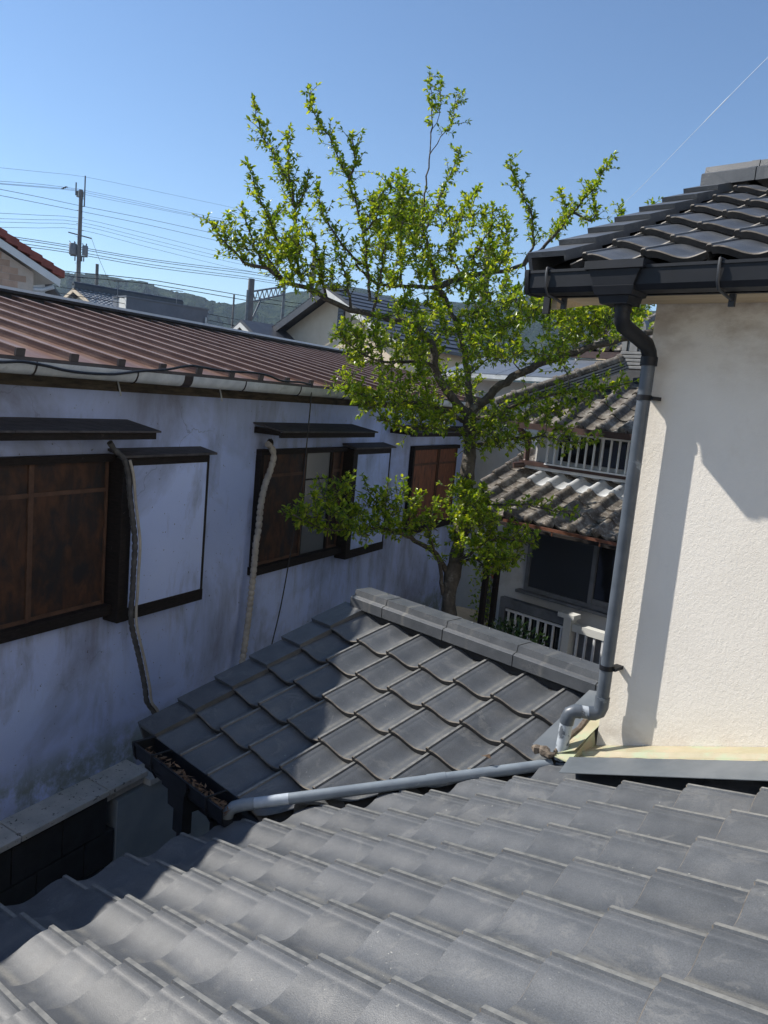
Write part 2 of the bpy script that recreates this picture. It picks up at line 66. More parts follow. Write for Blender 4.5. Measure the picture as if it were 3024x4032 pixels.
D = {'pole_t':(-56.733,24.79,17.299),'pole_b':(-55.593,24.153,8.797),'mast_t':(-56.716,24.996,18.215),'pole2_t':(-70.09,32.302,14.248),'pole2_b':(-69.797,32.173,12.235),'pole3_t':(-36.124,25.183,10.519),'pole3_b':(-35.827,24.982,8.137),'pole4_t':(-24.905,30.949,12.64),'pole4_b':(-24.592,30.562,9.278),'pole5_t':(-52.345,34.982,11.578),'pole5_b':(-51.946,34.819,8.895),'pole6_t':(-34.028,27.639,12.471),'pole6_b':(-33.745,27.429,10.114),'pole7_t':(-38.673,49.864,18.807),'pole7_b':(-38.098,49.354,13.607),'gant0':(-36.13,25.03,9.807),'gant1':(-37.313,28.291,10.653),'h5_apex':(-28.501,24,9.743),'h5_l':(-32.356,24,7.917),'h5_l2':(-30.368,24,8.907),'h5_r':(-24.181,24,7.442),'h5_vent':(-28.075,24,8.305),'h5_end':(-27.304,32.43,9.743),'h3_r0':(-45.606,19.994,9.805),'h3_r1':(-45.666,25.386,9.805),'h3_e0':(-42.966,19.481,8.509),'h4_0':(-38.708,19.461,8.765),'h4_1':(-37.246,24.227,8.765),'h4_l':(-41.005,20.081,8.961),'h1_v0':(-21.911,7.514,8.279),'h1_v1':(-21.911,9.095,7.513),'h1_w':(-21.911,8.331,7.187),'h2_a':(-29.094,11.725,7.925),'h2_b':(-28.578,12.14,7.49),'h6_g0':(-6.554,11.2,5.967),'h6_g1':(-6.002,11.2,5.943),'h6_k0':(-6.83,11.2,6.158),'h6_k1':(-6.09,11.2,6.055),'h6_wl':(-7.086,11.6,5.62),'h7':[(-6.873,10.388,5.685),(-6.56,10.703,5.725),(-6.281,9.944,5.522),(-6.589,9.634,5.482)],'shrub':(-3.706,5.729,3.044),'post':[(-5.096,6.846,3.397),(-4.98,6.789,2.572)],'post2':[(-5.181,7.184,3.382),(-5.077,7.103,2.497)],'box':[(-5.819,7.369,2.506),(-5.708,7.484,2.536)],'flower':(-5.831,8.011,2.936),'string':[(-4.623,7.635,7.031),(-3.482,6.166,6.841),(-2.306,4.586,6.63),(-1.681,3.763,6.532),(-1.318,3.252,6.444)],'hill':[(-1158.99,150.502,64.351),(-1058.26,253.644,86.106),(-997.919,315.553,99.732),(-952.861,360.76,104.946),(-928.725,385.523,110.396),(-909.943,403.933,110.469),(-884.933,428.488,110.758),(-861.481,450.871,107.917),(-843.771,466.993,101.992),(-822.363,487.32,98.887),(-798.328,509.564,92.604),(-779.303,527.916,91.243),(-748.304,561.216,105.489),(-709.859,602.914,125.088),(-667.043,643.568,118.878),(-624.226,684.222,112.668),(-583.838,725.456,120.797),(-544.178,766.864,133.227),(-501.604,807.575,128.451),(-438.836,868.904,127.739),(-355.631,950.792,129.658),(-251.503,1053.12,131.34),(-106.988,1196.69,141.15)],'tvant':[(-39.16,19.173,9.514),(-41.594,23.933,9.853)]}

# ------------------------------------------------------------------ helpers
ZH = 5.0
def V(*a): return Vector(a)

class MB:
    """collects geometry in world coordinates; build() links it as one mesh object"""
    def __init__(s): s.v = []; s.f = []
    def add(s, vs, fs):
        o = len(s.v); s.v += [Vector(p) for p in vs]; s.f += [tuple(i + o for i in f) for f in fs]; return s
    def box(s, a, b):
        x0, y0, z0 = a; x1, y1, z1 = b
        return s.obox([(x0,y0,z0),(x1,y0,z0),(x1,y1,z0),(x0,y1,z0),(x0,y0,z1),(x1,y0,z1),(x1,y1,z1),(x0,y1,z1)])
    def obox(s, p):
        return s.add(p, [(3,2,1,0),(4,5,6,7),(0,1,5,4),(1,2,6,5),(2,3,7,6),(3,0,4,7)])
    def fbox(s, fr, a, b):
        """box in a frame fr(a,n,z)"""
        x0, y0, z0 = a; x1, y1, z1 = b
        return s.obox([fr(*q) for q in [(x0,y0,z0),(x1,y0,z0),(x1,y1,z0),(x0,y1,z0),(x0,y0,z1),(x1,y0,z1),(x1,y1,z1),(x0,y1,z1)]])
    def prism(s, poly, d):
        n = len(poly); d = Vector(d)
        p = [Vector(q) for q in poly]
        return s.add(p + [q + d for q in p], [tuple(range(n))[::-1], tuple(range(n, 2*n))] + [(i, (i+1) % n, n + (i+1) % n, n + i) for i in range(n)])
    def tube(s, pts, r, n=10, cap=True):
        pts = [Vector(p) for p in pts]
        rs = r if isinstance(r, (list, tuple)) else [r] * len(pts)
        o = len(s.v); up = None
        for i, p in enumerate(pts):
            t = (pts[min(i+1, len(pts)-1)] - pts[max(i-1, 0)]).normalized()
            if up is None:
                up = t.orthogonal().normalized()
            else:
                up = (up - t * up.dot(t))
                up = up.normalized() if up.length > 1e-6 else t.orthogonal().normalized()
            b = t.cross(up)
            for k in range(n):
                a = 2 * math.pi * k / n
                s.v.append(p + (up * math.cos(a) + b * math.sin(a)) * rs[i])
        for i in range(len(pts) - 1):
            for k in range(n):
                a = o + i*n + k; b2 = o + i*n + (k+1) % n
                s.f.append((a, b2, b2 + n, a + n))
        if cap:
            s.f.append(tuple(o + k for k in range(n))[::-1])
            e = o + (len(pts)-1)*n
            s.f.append(tuple(e + k for k in range(n)))
        return s
    def ball(s, c, r, sz=(1,1,1), n=8, m=6):
        c = Vector(c); o = len(s.v)
        for i in range(m + 1):
            t = math.pi * i / m
            for k in range(n):
                a = 2 * math.pi * k / n
                s.v.append(c + Vector((math.sin(t)*math.cos(a)*sz[0], math.sin(t)*math.sin(a)*sz[1], math.cos(t)*sz[2])) * r)
        for i in range(m):
            for k in range(n):
                a = o + i*n + k; b = o + i*n + (k+1) % n
                s.f.append((a, a + n, b + n, b))
        return s
    def mesh(s, name, mat, off=Vector((0,0,0)), smooth=40):
        me = bpy.data.meshes.new(name)
        me.from_pydata([tuple(p - off) for p in s.v], [], s.f)
        me.validate()
        bm = bmesh.new(); bm.from_mesh(me)
        bmesh.ops.recalc_face_normals(bm, faces=bm.faces)
        bm.to_mesh(me); bm.free()
        if smooth:
            for p in me.polygons: p.use_smooth = True
            me.set_sharp_from_angle(angle=R(smooth))
        for k in (mat if isinstance(mat, (list, tuple)) else [mat]): me.materials.append(k)
        if getattr(s, 'mi', None) and len(me.polygons) == len(s.f):
            for i, k in s.mi.items(): me.polygons[i].material_index = k
        return me
    def build(s, name, mat, parent=None, smooth=40, bevel=0):
        off = wloc(parent)
        o = bpy.data.objects.new(name, s.mesh(name, mat, off, smooth))
        col.objects.link(o); o.parent = parent
        if bevel:
            m = o.modifiers.new('bevel', 'BEVEL'); m.width = bevel; m.segments = 2; m.limit_method = 'ANGLE'; m.angle_limit = R(40)
        return o

def wloc(o):
    l = Vector((0,0,0))
    while o is not None:
        l += o.location; o = o.parent
    return l

def thing(name, loc, label, cat, group=None):
    o = bpy.data.objects.new(name, None); col.objects.link(o)
    o.empty_display_size = 0.2
    o.location = loc; o['label'] = label; o['category'] = cat
    if group: o['group'] = group
    return o

def tag(o, label, cat, group=None):
    o['label'] = label; o['category'] = cat
    if group: o['group'] = group
    return o

def piece(name, me, parent, mat4):
    """a copy of a shared mesh placed at world matrix mat4 under parent"""
    o = bpy.data.objects.new(name, me); col.objects.link(o)
    o.parent = parent
    m = mat4.copy(); m.translation = m.translation - wloc(parent)
    o.matrix_local = m
    return o

def frame(x, y, z, o):
    return Matrix((Vector(x), Vector(y), Vector(z))).transposed().to_4x4(), Vector(o)

def basis(x, y, z, o):
    m = Matrix((Vector(x), Vector(y), Vector(z))).transposed().to_4x4()
    m.translation = Vector(o); return m

# ------------------------------------------------------------------ materials
def ramp(nt, fac, stops):
    r = nt.nodes.new('ShaderNodeValToRGB')
    el = r.color_ramp.elements
    while len(el) < len(stops): el.new(0.5)
    for e, (p, c) in zip(el, stops):
        e.position = p; e.color = (*c, 1) if len(c) == 3 else c
    nt.links.new(fac, r.inputs[0]); return r.outputs[0]

def noise(nt, vec, scale, detail=5, rough=0.6, stretch=None, dist=0):
    n = nt.nodes.new('ShaderNodeTexNoise')
    n.inputs['Scale'].default_value = scale; n.inputs['Detail'].default_value = detail
    n.inputs['Roughness'].default_value = rough; n.inputs['Distortion'].default_value = dist
    if stretch:
        m = nt.nodes.new('ShaderNodeMapping'); m.inputs['Scale'].default_value = stretch
        nt.links.new(vec, m.inputs[0]); vec = m.outputs[0]
    nt.links.new(vec, n.inputs['Vector']); return n.outputs['Fac']

def mix(nt, fac, a, b, mode='MIX'):
    m = nt.nodes.new('ShaderNodeMix'); m.data_type = 'RGBA'; m.blend_type = mode
    for s, v in ((m.inputs[0], fac), (m.inputs[6], a), (m.inputs[7], b)):
        if hasattr(v, 'is_output'): nt.links.new(v, s)
        elif isinstance(v, tuple): s.default_value = (*v, 1)
        else: s.default_value = v
    return m.outputs[2]

def newmat(name):
    m = bpy.data.materials.new(name); m.use_nodes = True
    nt = m.node_tree; b = nt.nodes['Principled BSDF']
    g = nt.nodes.new('ShaderNodeNewGeometry')
    return m, nt, b, g

def bump(nt, b, h, strength, dist):
    bp = nt.nodes.new('ShaderNodeBump'); bp.inputs['Strength'].default_value = strength; bp.inputs['Distance'].default_value = dist
    nt.links.new(h, bp.inputs['Height']); nt.links.new(bp.outputs[0], b.inputs['Normal'])

def pm(name, c1, c2, scale=6, rough=0.6, bs=0.15, bscale=60, bd=0.004, metal=0, stretch=None, lo=.35, hi=.65, spec=0.5,
       rvar=0.0, c3=None, s3=2.0, lo3=.55, hi3=.7, st3=None, rv=0.1):
    m, nt, b, g = newmat(name)
    P = g.outputs['Position']
    f = noise(nt, P, scale, 6, .6, stretch)
    c = ramp(nt, f, [(lo, c1), (hi, c2)])
    if c3:
        f3 = noise(nt, P, s3, 7, .65, st3, .4)
        mk = ramp(nt, f3, [(lo3, (0,0,0)), (hi3, (1,1,1))])
        c = mix(nt, mk, c, c3)
    if rvar:
        oi = nt.nodes.new('ShaderNodeObjectInfo')
        rr = ramp(nt, oi.outputs['Random'], [(0, (1-rvar,)*3), (1, (1+rvar,)*3)])
        c = mix(nt, 1.0, c, rr, 'MULTIPLY')
    nt.links.new(c, b.inputs['Base Color'])
    fr = noise(nt, P, scale*2.3, 4, .6)
    rr = nt.nodes.new('ShaderNodeMapRange'); rr.inputs[3].default_value = rough - rv; rr.inputs[4].default_value = min(1, rough + rv)
    nt.links.new(fr, rr.inputs[0]); nt.links.new(rr.outputs[0], b.inputs['Roughness'])
    b.inputs['Metallic'].default_value = metal
    b.inputs['Specular IOR Level'].default_value = spec
    if bs: bump(nt, b, noise(nt, P, bscale, 4, .6, stretch), bs, bd)
    return m

MT = {}
def tile_mat():
    m, nt, b, g = newmat('dark_glazed_tile')
    P = g.outputs['Position']
    c = ramp(nt, noise(nt, P, 9, 6, .6), [(.35, (.060,.066,.074)), (.65, (.084,.090,.098))])
    c = mix(nt, ramp(nt, noise(nt, P, 4, 7, .65, None, .4), [(.55, (0,0,0)), (.80, (.8,.8,.8))]), c, (.125,.126,.125))
    tc = nt.nodes.new('ShaderNodeTexCoord'); sx = nt.nodes.new('ShaderNodeSeparateXYZ')
    nt.links.new(tc.outputs['Object'], sx.inputs[0])
    st = ramp(nt, sx.outputs[0], [(.178, (0,0,0)), (.194, (1,1,1)), (.200, (1,1,1)), (.218, (0,0,0))])
    pt = ramp(nt, noise(nt, P, 2.2, 6, .7), [(.44, (0,0,0)), (.66, (.75,.75,.75))])
    c = mix(nt, mix(nt, 1.0, st, pt, 'MULTIPLY'), c, (.20,.195,.175))
    oi = nt.nodes.new('ShaderNodeObjectInfo')
    c = mix(nt, 1.0, c, ramp(nt, oi.outputs['Random'], [(0, (.86,.865,.87)), (1, (1.14,1.135,1.13))]), 'MULTIPLY')
    c = mix(nt, mix(nt, 1.0, ramp(nt, noise(nt, P, 60, 2, .5), [(.72, (0,0,0)), (.75, (.8,.8,.8))]), ramp(nt, noise(nt, P, 1.4, 3), [(.52, (0,0,0)), (.6, (1,1,1))]), 'MULTIPLY'), c, (.26,.26,.24))
    c = mix(nt, 1.0, c, ramp(nt, noise(nt, P, 240, 3, .7), [(.30, (.72,.72,.72)), (.70, (1.28,1.28,1.28))]), 'MULTIPLY')
    wsk = ramp(nt, noise(nt, P, 6, 6, .7, (1,1,1), .8), [(.56, (0,0,0)), (.62, (.35,.35,.35)), (.66, (0,0,0))])
    c = mix(nt, wsk, c, (.17,.17,.165))
    nt.links.new(c, b.inputs['Base Color'])
    rr = nt.nodes.new('ShaderNodeMapRange'); rr.inputs[3].default_value = .38; rr.inputs[4].default_value = .54
    nt.links.new(noise(nt, P, 22, 5, .6), rr.inputs[0]); nt.links.new(rr.outputs[0], b.inputs['Roughness'])
    b.inputs['Specular IOR Level'].default_value = .65
    bump(nt, b, noise(nt, P, 260, 4, .75), .42, .0022)
    return m
MT['tile'] = tile_mat()
MT['tile_edge'] = pm('worn_tile_edge', (.070,.064,.057), (.165,.142,.116), 26, .6, .1, 200, .001)
MT['tile_front'] = pm('dark_tile_nose', (.022,.021,.022), (.045,.041,.037), 18, .7, .2, 120, .001)  # darker colour for the tile's front face
MT['tile_bead'] = pm('worn_sunlit_bead', (.12,.124,.124), (.21,.21,.20), 30, .42, .1, 200, .001)  # light grey mixes wear with the sun's glint painted along the bead
MT['deck'] = pm('roof_underlay', (.015,.015,.016), (.03,.03,.03), 8, .9)
MT['black_plastic'] = pm('black_gutter_plastic', (.006,.0075,.011), (.011,.013,.018), 7, .5, .03, 90, spec=.3)
MT['pale_pipe'] = pm('pale_grey_pipe', (.15,.18,.215), (.20,.235,.27), 9, .42, .04, 120, c3=(.34,.38,.42), s3=7, lo3=.62, hi3=.74, spec=.45)
MT['grey_pipe'] = pm('slate_grey_pipe', (.062,.076,.095), (.095,.112,.135), 9, .40, .04, 120, c3=(.30,.34,.38), s3=7, lo3=.64, hi3=.74, spec=.45)
MT['bracket'] = pm('dark_bracket', (.022,.026,.033), (.035,.04,.05), 9, .5, .03)
MT['stub'] = pm('scuffed_pipe', (.30,.35,.41), (.42,.47,.53), 12, .5, .03)
MT['white_primer'] = pm('bare_white_pipe', (.34,.385,.43), (.46,.50,.54), 20, .5, .03, c3=(.10,.115,.135), s3=16, lo3=.50, hi3=.56)
MT['flash_grey'] = pm('grey_sheet_flashing', (.085,.10,.115), (.12,.135,.15), 6, .42, .04, 30, c3=(.25,.27,.29), s3=9, lo3=.66, hi3=.75)
MT['flash_cream'] = pm('weathered_cream_flashing', (.33,.30,.19), (.42,.36,.25), 5, .5, .05, 40, c3=(.34,.38,.25), s3=7, lo3=.5, hi3=.62)
MT['mortar'] = pm('crumbled_mortar', (.09,.07,.055), (.19,.155,.12), 40, .95, .6, 120, .01)
MT['wood_raw'] = pm('raw_board', (.42,.33,.22), (.55,.45,.31), 5, .7, .2, 30, stretch=(1,9,9))
MT['white_pvc'] = pm('aged_white_pvc', (.44,.47,.49), (.57,.60,.61), 8, .45, .03, 60, c3=(.30,.31,.30), s3=5, lo3=.58, hi3=.72)
MT['wood_dark'] = pm('charred_dark_wood', (.010,.008,.008), (.024,.018,.016), 14, .72, .4, 40, .006, stretch=(1,1,9), c3=(.10,.085,.075), s3=22, lo3=.66, hi3=.74, spec=.3)
MT['hood_wood'] = pm('weathered_hood_board', (.045,.040,.041), (.090,.081,.082), 8, .8, .4, 40, .005, stretch=(4,1,1), c3=(.12,.11,.105), s3=18, lo3=.64, hi3=.74)
MT['rail_wood'] = pm('worn_brown_rail', (.065,.035,.023), (.12,.062,.038), 9, .7, .2, 40)
MT['wood_fascia'] = pm('weathered_fascia_wood', (.03,.024,.018), (.10,.08,.055), 6, .8, .4, 30, .006, stretch=(1,1,6), c3=(.018,.016,.014), s3=4)
MT['ply'] = pm('water_stained_plywood', (.085,.040,.023), (.034,.020,.015), 5, .62, .2, 30, .003, stretch=(2.2,2.2,1), lo=.38, hi=.62, c3=(.020,.019,.021), s3=3.2, lo3=.44, hi3=.60, st3=(1.6,1.6,.9), spec=.35)
MT['ply_red'] = pm('rust_brown_plywood', (.25,.095,.046), (.14,.054,.030), 6, .6, .2, 30, .003, stretch=(5,5,1), c3=(.06,.03,.025), s3=7, lo3=.5, hi3=.66, st3=(3,3,.8))
MT['brown_metal'] = pm('brown_painted_sheet', (.125,.062,.042), (.165,.085,.058), 3, .5, .05, 25, c3=(.22,.14,.105), s3=2.0, lo3=.46, hi3=.68, st3=(.5,4,4), spec=.5)
MT['brown_cap'] = pm('worn_sunlit_batten_cap', (.19,.118,.090), (.27,.185,.15), 4, .5, .05, 25)  # lighter brown for worn dusty caps, with light caught on edges painted in
MT['brown_dark'] = pm('dark_roof_edge', (.020,.016,.017), (.04,.03,.03), 8, .6, .1)
MT['ridge_edge'] = pm('pale_ridge_cap', (.72,.72,.72), (.80,.80,.80), 8, .5, .05)
MT['rubber'] = pm('black_cable', (.008,.009,.012), (.018,.019,.024), 20, .5, .1)
MT['hose'] = pm('taped_hose', (.33,.30,.26), (.46,.42,.36), 12, .7, .2, 60)
MT['hose_dark'] = pm('grimy_hose', (.045,.045,.05), (.10,.098,.095), 12, .7, .3, 60)
MT['concrete'] = pm('stained_concrete', (.42,.42,.40), (.55,.54,.51), 6, .9, .4, 90, .004, c3=(.035,.038,.04), s3=26, lo3=.60, hi3=.66)
MT['block_dark'] = pm('dark_block_wall', (.020,.022,.024), (.034,.036,.04), 5, .9, .3)
MT['pale_panel'] = pm('pale_plaster_panel', (.26,.31,.34), (.33,.37,.40), 4, .8, .1)
MT['alu'] = pm('painted_aluminium', (.50,.52,.55), (.62,.63,.65), 8, .45, .03)
MT['alu_dark'] = pm('grey_aluminium_frame', (.11,.12,.135), (.17,.18,.20), 8, .45, .03)
MT['white_bar'] = pm('white_painted_bar', (.60,.62,.64), (.74,.75,.76), 8, .45, .03)
MT['gutter_brown'] = pm('brown_gutter', (.045,.026,.022), (.08,.045,.038), 8, .45, .03)
MT['copper'] = pm('copper_gutter', (.11,.045,.028), (.17,.07,.042), 8, .45, .03)
MT['back_plaster'] = pm('white_house_plaster', (.55,.56,.56), (.66,.66,.65), 3, .85, .1, 80, c3=(.48,.48,.46), s3=2)
MT['cream_far'] = pm('far_cream_render', (.62,.51,.37), (.68,.57,.43), 2, .85, .05)
MT['white_far'] = pm('far_white_boards', (.56,.57,.55), (.66,.66,.63), 3, .8, .05)
MT['slate_far'] = pm('far_slate_roof', (.045,.048,.06), (.065,.07,.08), 3, .45, .1, 20)
MT['grey_far'] = pm('far_grey_cladding', (.115,.125,.15), (.145,.155,.18), 2, .5, .05)
MT['tan_far'] = pm('far_tan_shutter', (.26,.16,.10), (.33,.21,.13), 4, .6, .05)
MT['red_tile'] = pm('red_roof_tile', (.16,.035,.025), (.24,.055,.035), 6, .6, .2, 30, rvar=.1)
MT['brick_far'] = pm('beige_brick', (.34,.23,.165), (.42,.29,.21), 5, .85, .2, 50, rvar=.14)
MT['joint_far'] = pm('brick_joint', (.42,.36,.30), (.5,.43,.36), 5, .9, .1)
MT['pole_conc'] = pm('pole_concrete', (.115,.11,.115), (.17,.165,.16), 2, .85, .1, 30)
MT['steel'] = pm('dull_steel', (.12,.13,.14), (.20,.21,.22), 5, .5, .05, metal=.4)
MT['transformer'] = pm('transformer_grey', (.15,.16,.18), (.20,.21,.23), 3, .5, .05)
MT['tile_far'] = pm('silvery_grey_tile', (.15,.16,.175), (.24,.25,.27), 4, .35, .1, 30)
MT['dead_leaf'] = pm('dead_leaf', (.06,.034,.020), (.15,.095,.055), 30, .8, .1, rvar=.2)
MT['flower_red'] = pm('red_petals', (.6,.03,.03), (.75,.08,.07), 30, .6, 0)
MT['ground'] = pm('dry_ground', (.10,.095,.085), (.17,.16,.145), 1.2, .95, .5, 12, .02)
MT['bark'] = pm('lichened_bark', (.050,.042,.034), (.105,.09,.072), 18, .9, .9, 45, .02, c3=(.22,.21,.185), s3=12, lo3=.57, hi3=.70)
MT['poly'] = pm('blue_grey_roof_panel', (.085,.10,.125), (.12,.135,.16), 4, .45, .03)

def weathered_tile():
    m, nt, b, g = newmat('weathered_clay_tile')
    P = g.outputs['Position']
    f = noise(nt, P, 9, 7, .65)
    c = ramp(nt, f, [(.34, (.060,.050,.042)), (.5, (.12,.105,.09)), (.66, (.25,.24,.225))])
    f2 = noise(nt, P, 34, 6, .7)
    c = mix(nt, ramp(nt, f2, [(.56, (0,0,0)), (.68, (1,1,1))]), c, (.36,.35,.335))
    oi = nt.nodes.new('ShaderNodeObjectInfo')
    c = mix(nt, 1.0, c, ramp(nt, oi.outputs['Random'], [(0, (.75,.75,.75)), (1, (1.2,1.17,1.12))]), 'MULTIPLY')
    nt.links.new(c, b.inputs['Base Color']); b.inputs['Roughness'].default_value = .75
    bump(nt, b, f2, .4, .004)
    return m
MT['old_tile'] = weathered_tile()
MT['new_tile'] = pm('silver_glazed_tile', (.40,.42,.44), (.52,.53,.54), 8, .4, .1, 60, c3=(.16,.15,.14), s3=16, lo3=.60, hi3=.7, rvar=.08)
MT['oni'] = pm('grey_end_tile', (.16,.165,.175), (.23,.235,.245), 9, .6, .2, 60)

def stucco(name, c1, c2, stain, bstr):
    m, nt, b, g = newmat(name)
    P = g.outputs['Position']
    f = noise(nt, P, 1.3, 5, .6)
    c = ramp(nt, f, [(.35, c1), (.65, c2)])
    s = noise(nt, P, 2.0, 8, .62, (1.6, 1.6, .9), .3)
    c = mix(nt, ramp(nt, s, [(.57, (0,0,0)), (.80, (.55,.55,.55))]), c, stain)
    sx = nt.nodes.new('ShaderNodeSeparateXYZ'); nt.links.new(P, sx.inputs[0])
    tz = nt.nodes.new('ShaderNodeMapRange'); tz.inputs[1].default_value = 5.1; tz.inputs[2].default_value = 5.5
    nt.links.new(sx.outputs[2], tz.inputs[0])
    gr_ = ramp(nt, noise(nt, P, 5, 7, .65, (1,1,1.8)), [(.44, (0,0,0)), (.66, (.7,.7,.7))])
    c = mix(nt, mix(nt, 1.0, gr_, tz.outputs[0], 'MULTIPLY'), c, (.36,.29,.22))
    bz = nt.nodes.new('ShaderNodeMapRange'); bz.inputs[1].default_value = 3.75; bz.inputs[2].default_value = 3.35
    nt.links.new(sx.outputs[2], bz.inputs[0])
    c = mix(nt, mix(nt, 1.0, gr_, bz.outputs[0], 'MULTIPLY'), c, (.48,.42,.34))
    nt.links.new(c, b.inputs['Base Color']); b.inputs['Roughness'].default_value = .9
    b.inputs['Specular IOR Level'].default_value = .2
    a = noise(nt, P, 75, 6, .68, (1,1,.8), .3); d = noise(nt, P, 190, 3, .6)
    ma = nt.nodes.new('ShaderNodeMath'); ma.operation = 'MULTIPLY_ADD'; ma.inputs[1].default_value = .5
    nt.links.new(d, ma.inputs[0]); nt.links.new(a, ma.inputs[2])
    bump(nt, b, ma.outputs[0], bstr, .007)
    return m
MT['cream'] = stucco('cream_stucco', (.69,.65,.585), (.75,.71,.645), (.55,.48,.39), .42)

def old_plaster(name, c1, c2):
    """white lime wash with grey-brown blotches, runs and hairline cracks"""
    m, nt, b, g = newmat(name)
    P = g.outputs['Position']
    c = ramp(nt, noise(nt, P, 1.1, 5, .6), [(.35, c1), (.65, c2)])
    s1 = noise(nt, P, .85, 8, .62, (1,1,.9), .5)
    c = mix(nt, ramp(nt, s1, [(.46, (0,0,0)), (.72, (.72,.72,.72))]), c, (.155,.152,.165))
    s2 = noise(nt, P, 2.4, 7, .65, (1.4,1.4,.45), .3)
    c = mix(nt, ramp(nt, s2, [(.53, (0,0,0)), (.74, (.6,.6,.6))]), c, (.15,.145,.15))
    vo = nt.nodes.new('ShaderNodeTexVoronoi'); vo.feature = 'DISTANCE_TO_EDGE'; vo.inputs['Scale'].default_value = .55
    nz = nt.nodes.new('ShaderNodeTexNoise'); nz.inputs['Scale'].default_value = 3; nz.inputs['Detail'].default_value = 6
    nt.links.new(P, nz.inputs['Vector'])
    va = nt.nodes.new('ShaderNodeVectorMath'); va.operation = 'MULTIPLY_ADD'; va.inputs[1].default_value = (.5,.5,.5)
    nt.links.new(nz.outputs['Color'], va.inputs[0]); nt.links.new(P, va.inputs[2]); nt.links.new(va.outputs[0], vo.inputs['Vector'])
    crk = ramp(nt, vo.outputs['Distance'], [(0, (.5,.5,.5)), (.0035, (0,0,0))])
    crk = mix(nt, 1.0, crk, ramp(nt, noise(nt, P, .8, 3), [(.5, (0,0,0)), (.62, (1,1,1))]), 'MULTIPLY')
    c = mix(nt, crk, c, (.14,.13,.14))
    sx = nt.nodes.new('ShaderNodeSeparateXYZ'); nt.links.new(P, sx.inputs[0])
    dr = ramp(nt, noise(nt, P, 3.2, 6, .65, (2.2,2.2,.25)), [(.50, (0,0,0)), (.72, (.45,.45,.45))])
    zr_ = nt.nodes.new('ShaderNodeMapRange'); zr_.inputs[1].default_value = 1.7; zr_.inputs[2].default_value = 3.3
    nt.links.new(sx.outputs[2], zr_.inputs[0])
    zm = ramp(nt, zr_.outputs[0], [(.36, (0,0,0)), (.72, (1,1,1)), (.80, (1,1,1)), (.84, (0,0,0))])
    c = mix(nt, mix(nt, 1.0, dr, zm, 'MULTIPLY'), c, (.16,.145,.14))
    ms = ramp(nt, zr_.outputs[0], [(0, (1,1,1)), (.10, (.5,.5,.5)), (.17, (0,0,0))])
    mn = ramp(nt, noise(nt, P, 4, 7, .7), [(.38, (0,0,0)), (.55, (.85,.85,.85))])
    c = mix(nt, mix(nt, 1.0, ms, mn, 'MULTIPLY'), c, (.20,.24,.20))
    sp = noise(nt, P, 30, 3, .5)
    c = mix(nt, ramp(nt, sp, [(.70, (0,0,0)), (.74, (.8,.8,.8))]), c, (.12,.11,.11))
    nt.links.new(c, b.inputs['Base Color']); b.inputs['Roughness'].default_value = .9; b.inputs['Specular IOR Level'].default_value = .2
    bump(nt, b, noise(nt, P, 40, 6, .65), .25, .006)
    return m
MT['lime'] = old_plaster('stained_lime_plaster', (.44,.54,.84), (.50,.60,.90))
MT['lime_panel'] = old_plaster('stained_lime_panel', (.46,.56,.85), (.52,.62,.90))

def glass(name, colr, rough):
    m, nt, b, g = newmat(name)
    b.inputs['Base Color'].default_value = (*colr, 1); b.inputs['Roughness'].default_value = rough
    b.inputs['Specular IOR Level'].default_value = .8
    bump(nt, b, noise(nt, g.outputs['Position'], 1.5, 2), .05, .02)
    return m
MT['glass'] = glass('dark_window_glass', (.012,.014,.018), .06)
MT['frost'] = glass('frosted_glass', (.12,.13,.135), .22)
MT['screen'] = glass('insect_screen_glass', (.022,.026,.03), .35)

def leafmat(name, a, b2, c2, tr=.35):
    m, nt, b, g = newmat(name)
    c = ramp(nt, g.outputs['Random Per Island'], [(0, a), (.5, b2), (1, c2)])
    nt.links.new(c, b.inputs['Base Color']); b.inputs['Roughness'].default_value = .33
    b.inputs['Specular IOR Level'].default_value = .45
    t = nt.nodes.new('ShaderNodeBsdfTranslucent')
    tc = mix(nt, 1.0, c, (1.5, 1.35, .5), 'MULTIPLY')
    nt.links.new(tc, t.inputs['Color'])
    mx = nt.nodes.new('ShaderNodeMixShader'); mx.inputs[0].default_value = tr
    nt.links.new(b.outputs[0], mx.inputs[1]); nt.links.new(t.outputs[0], mx.inputs[2])
    nt.links.new(mx.outputs[0], nt.nodes['Material Output'].inputs['Surface'])
    return m
MT['leaf'] = leafmat('spring_leaf', (.085,.175,.016), (.22,.33,.026), (.43,.49,.05), .46)
MT['leaf_dark'] = leafmat('shrub_leaf', (.012,.035,.008), (.025,.06,.012), (.05,.10,.02), .25)

def forest():
    m, nt, b, g = newmat('wooded_hill')
    P = g.outputs['Position']
    c = ramp(nt, noise(nt, P, .035, 8, .7), [(.35, (.012,.022,.019)), (.5, (.024,.040,.030)), (.68, (.060,.080,.046))])
    nt.links.new(c, b.inputs['Base Color']); b.inputs['Roughness'].default_value = 1; b.inputs['Specular IOR Level'].default_value = 0
    bump(nt, b, noise(nt, P, .09, 5, .7), 1.0, 9)
    return m
MT['forest'] = forest()

# ------------------------------------------------------------------ setting: ground and hills
g = MB()
g.add([(-1700,-800,0),(800,-800,0),(800,1800,0),(-1700,1800,0)], [(0,1,2,3)])
o = g.build('ground', MT['ground'], smooth=0); o['kind'] = 'structure'

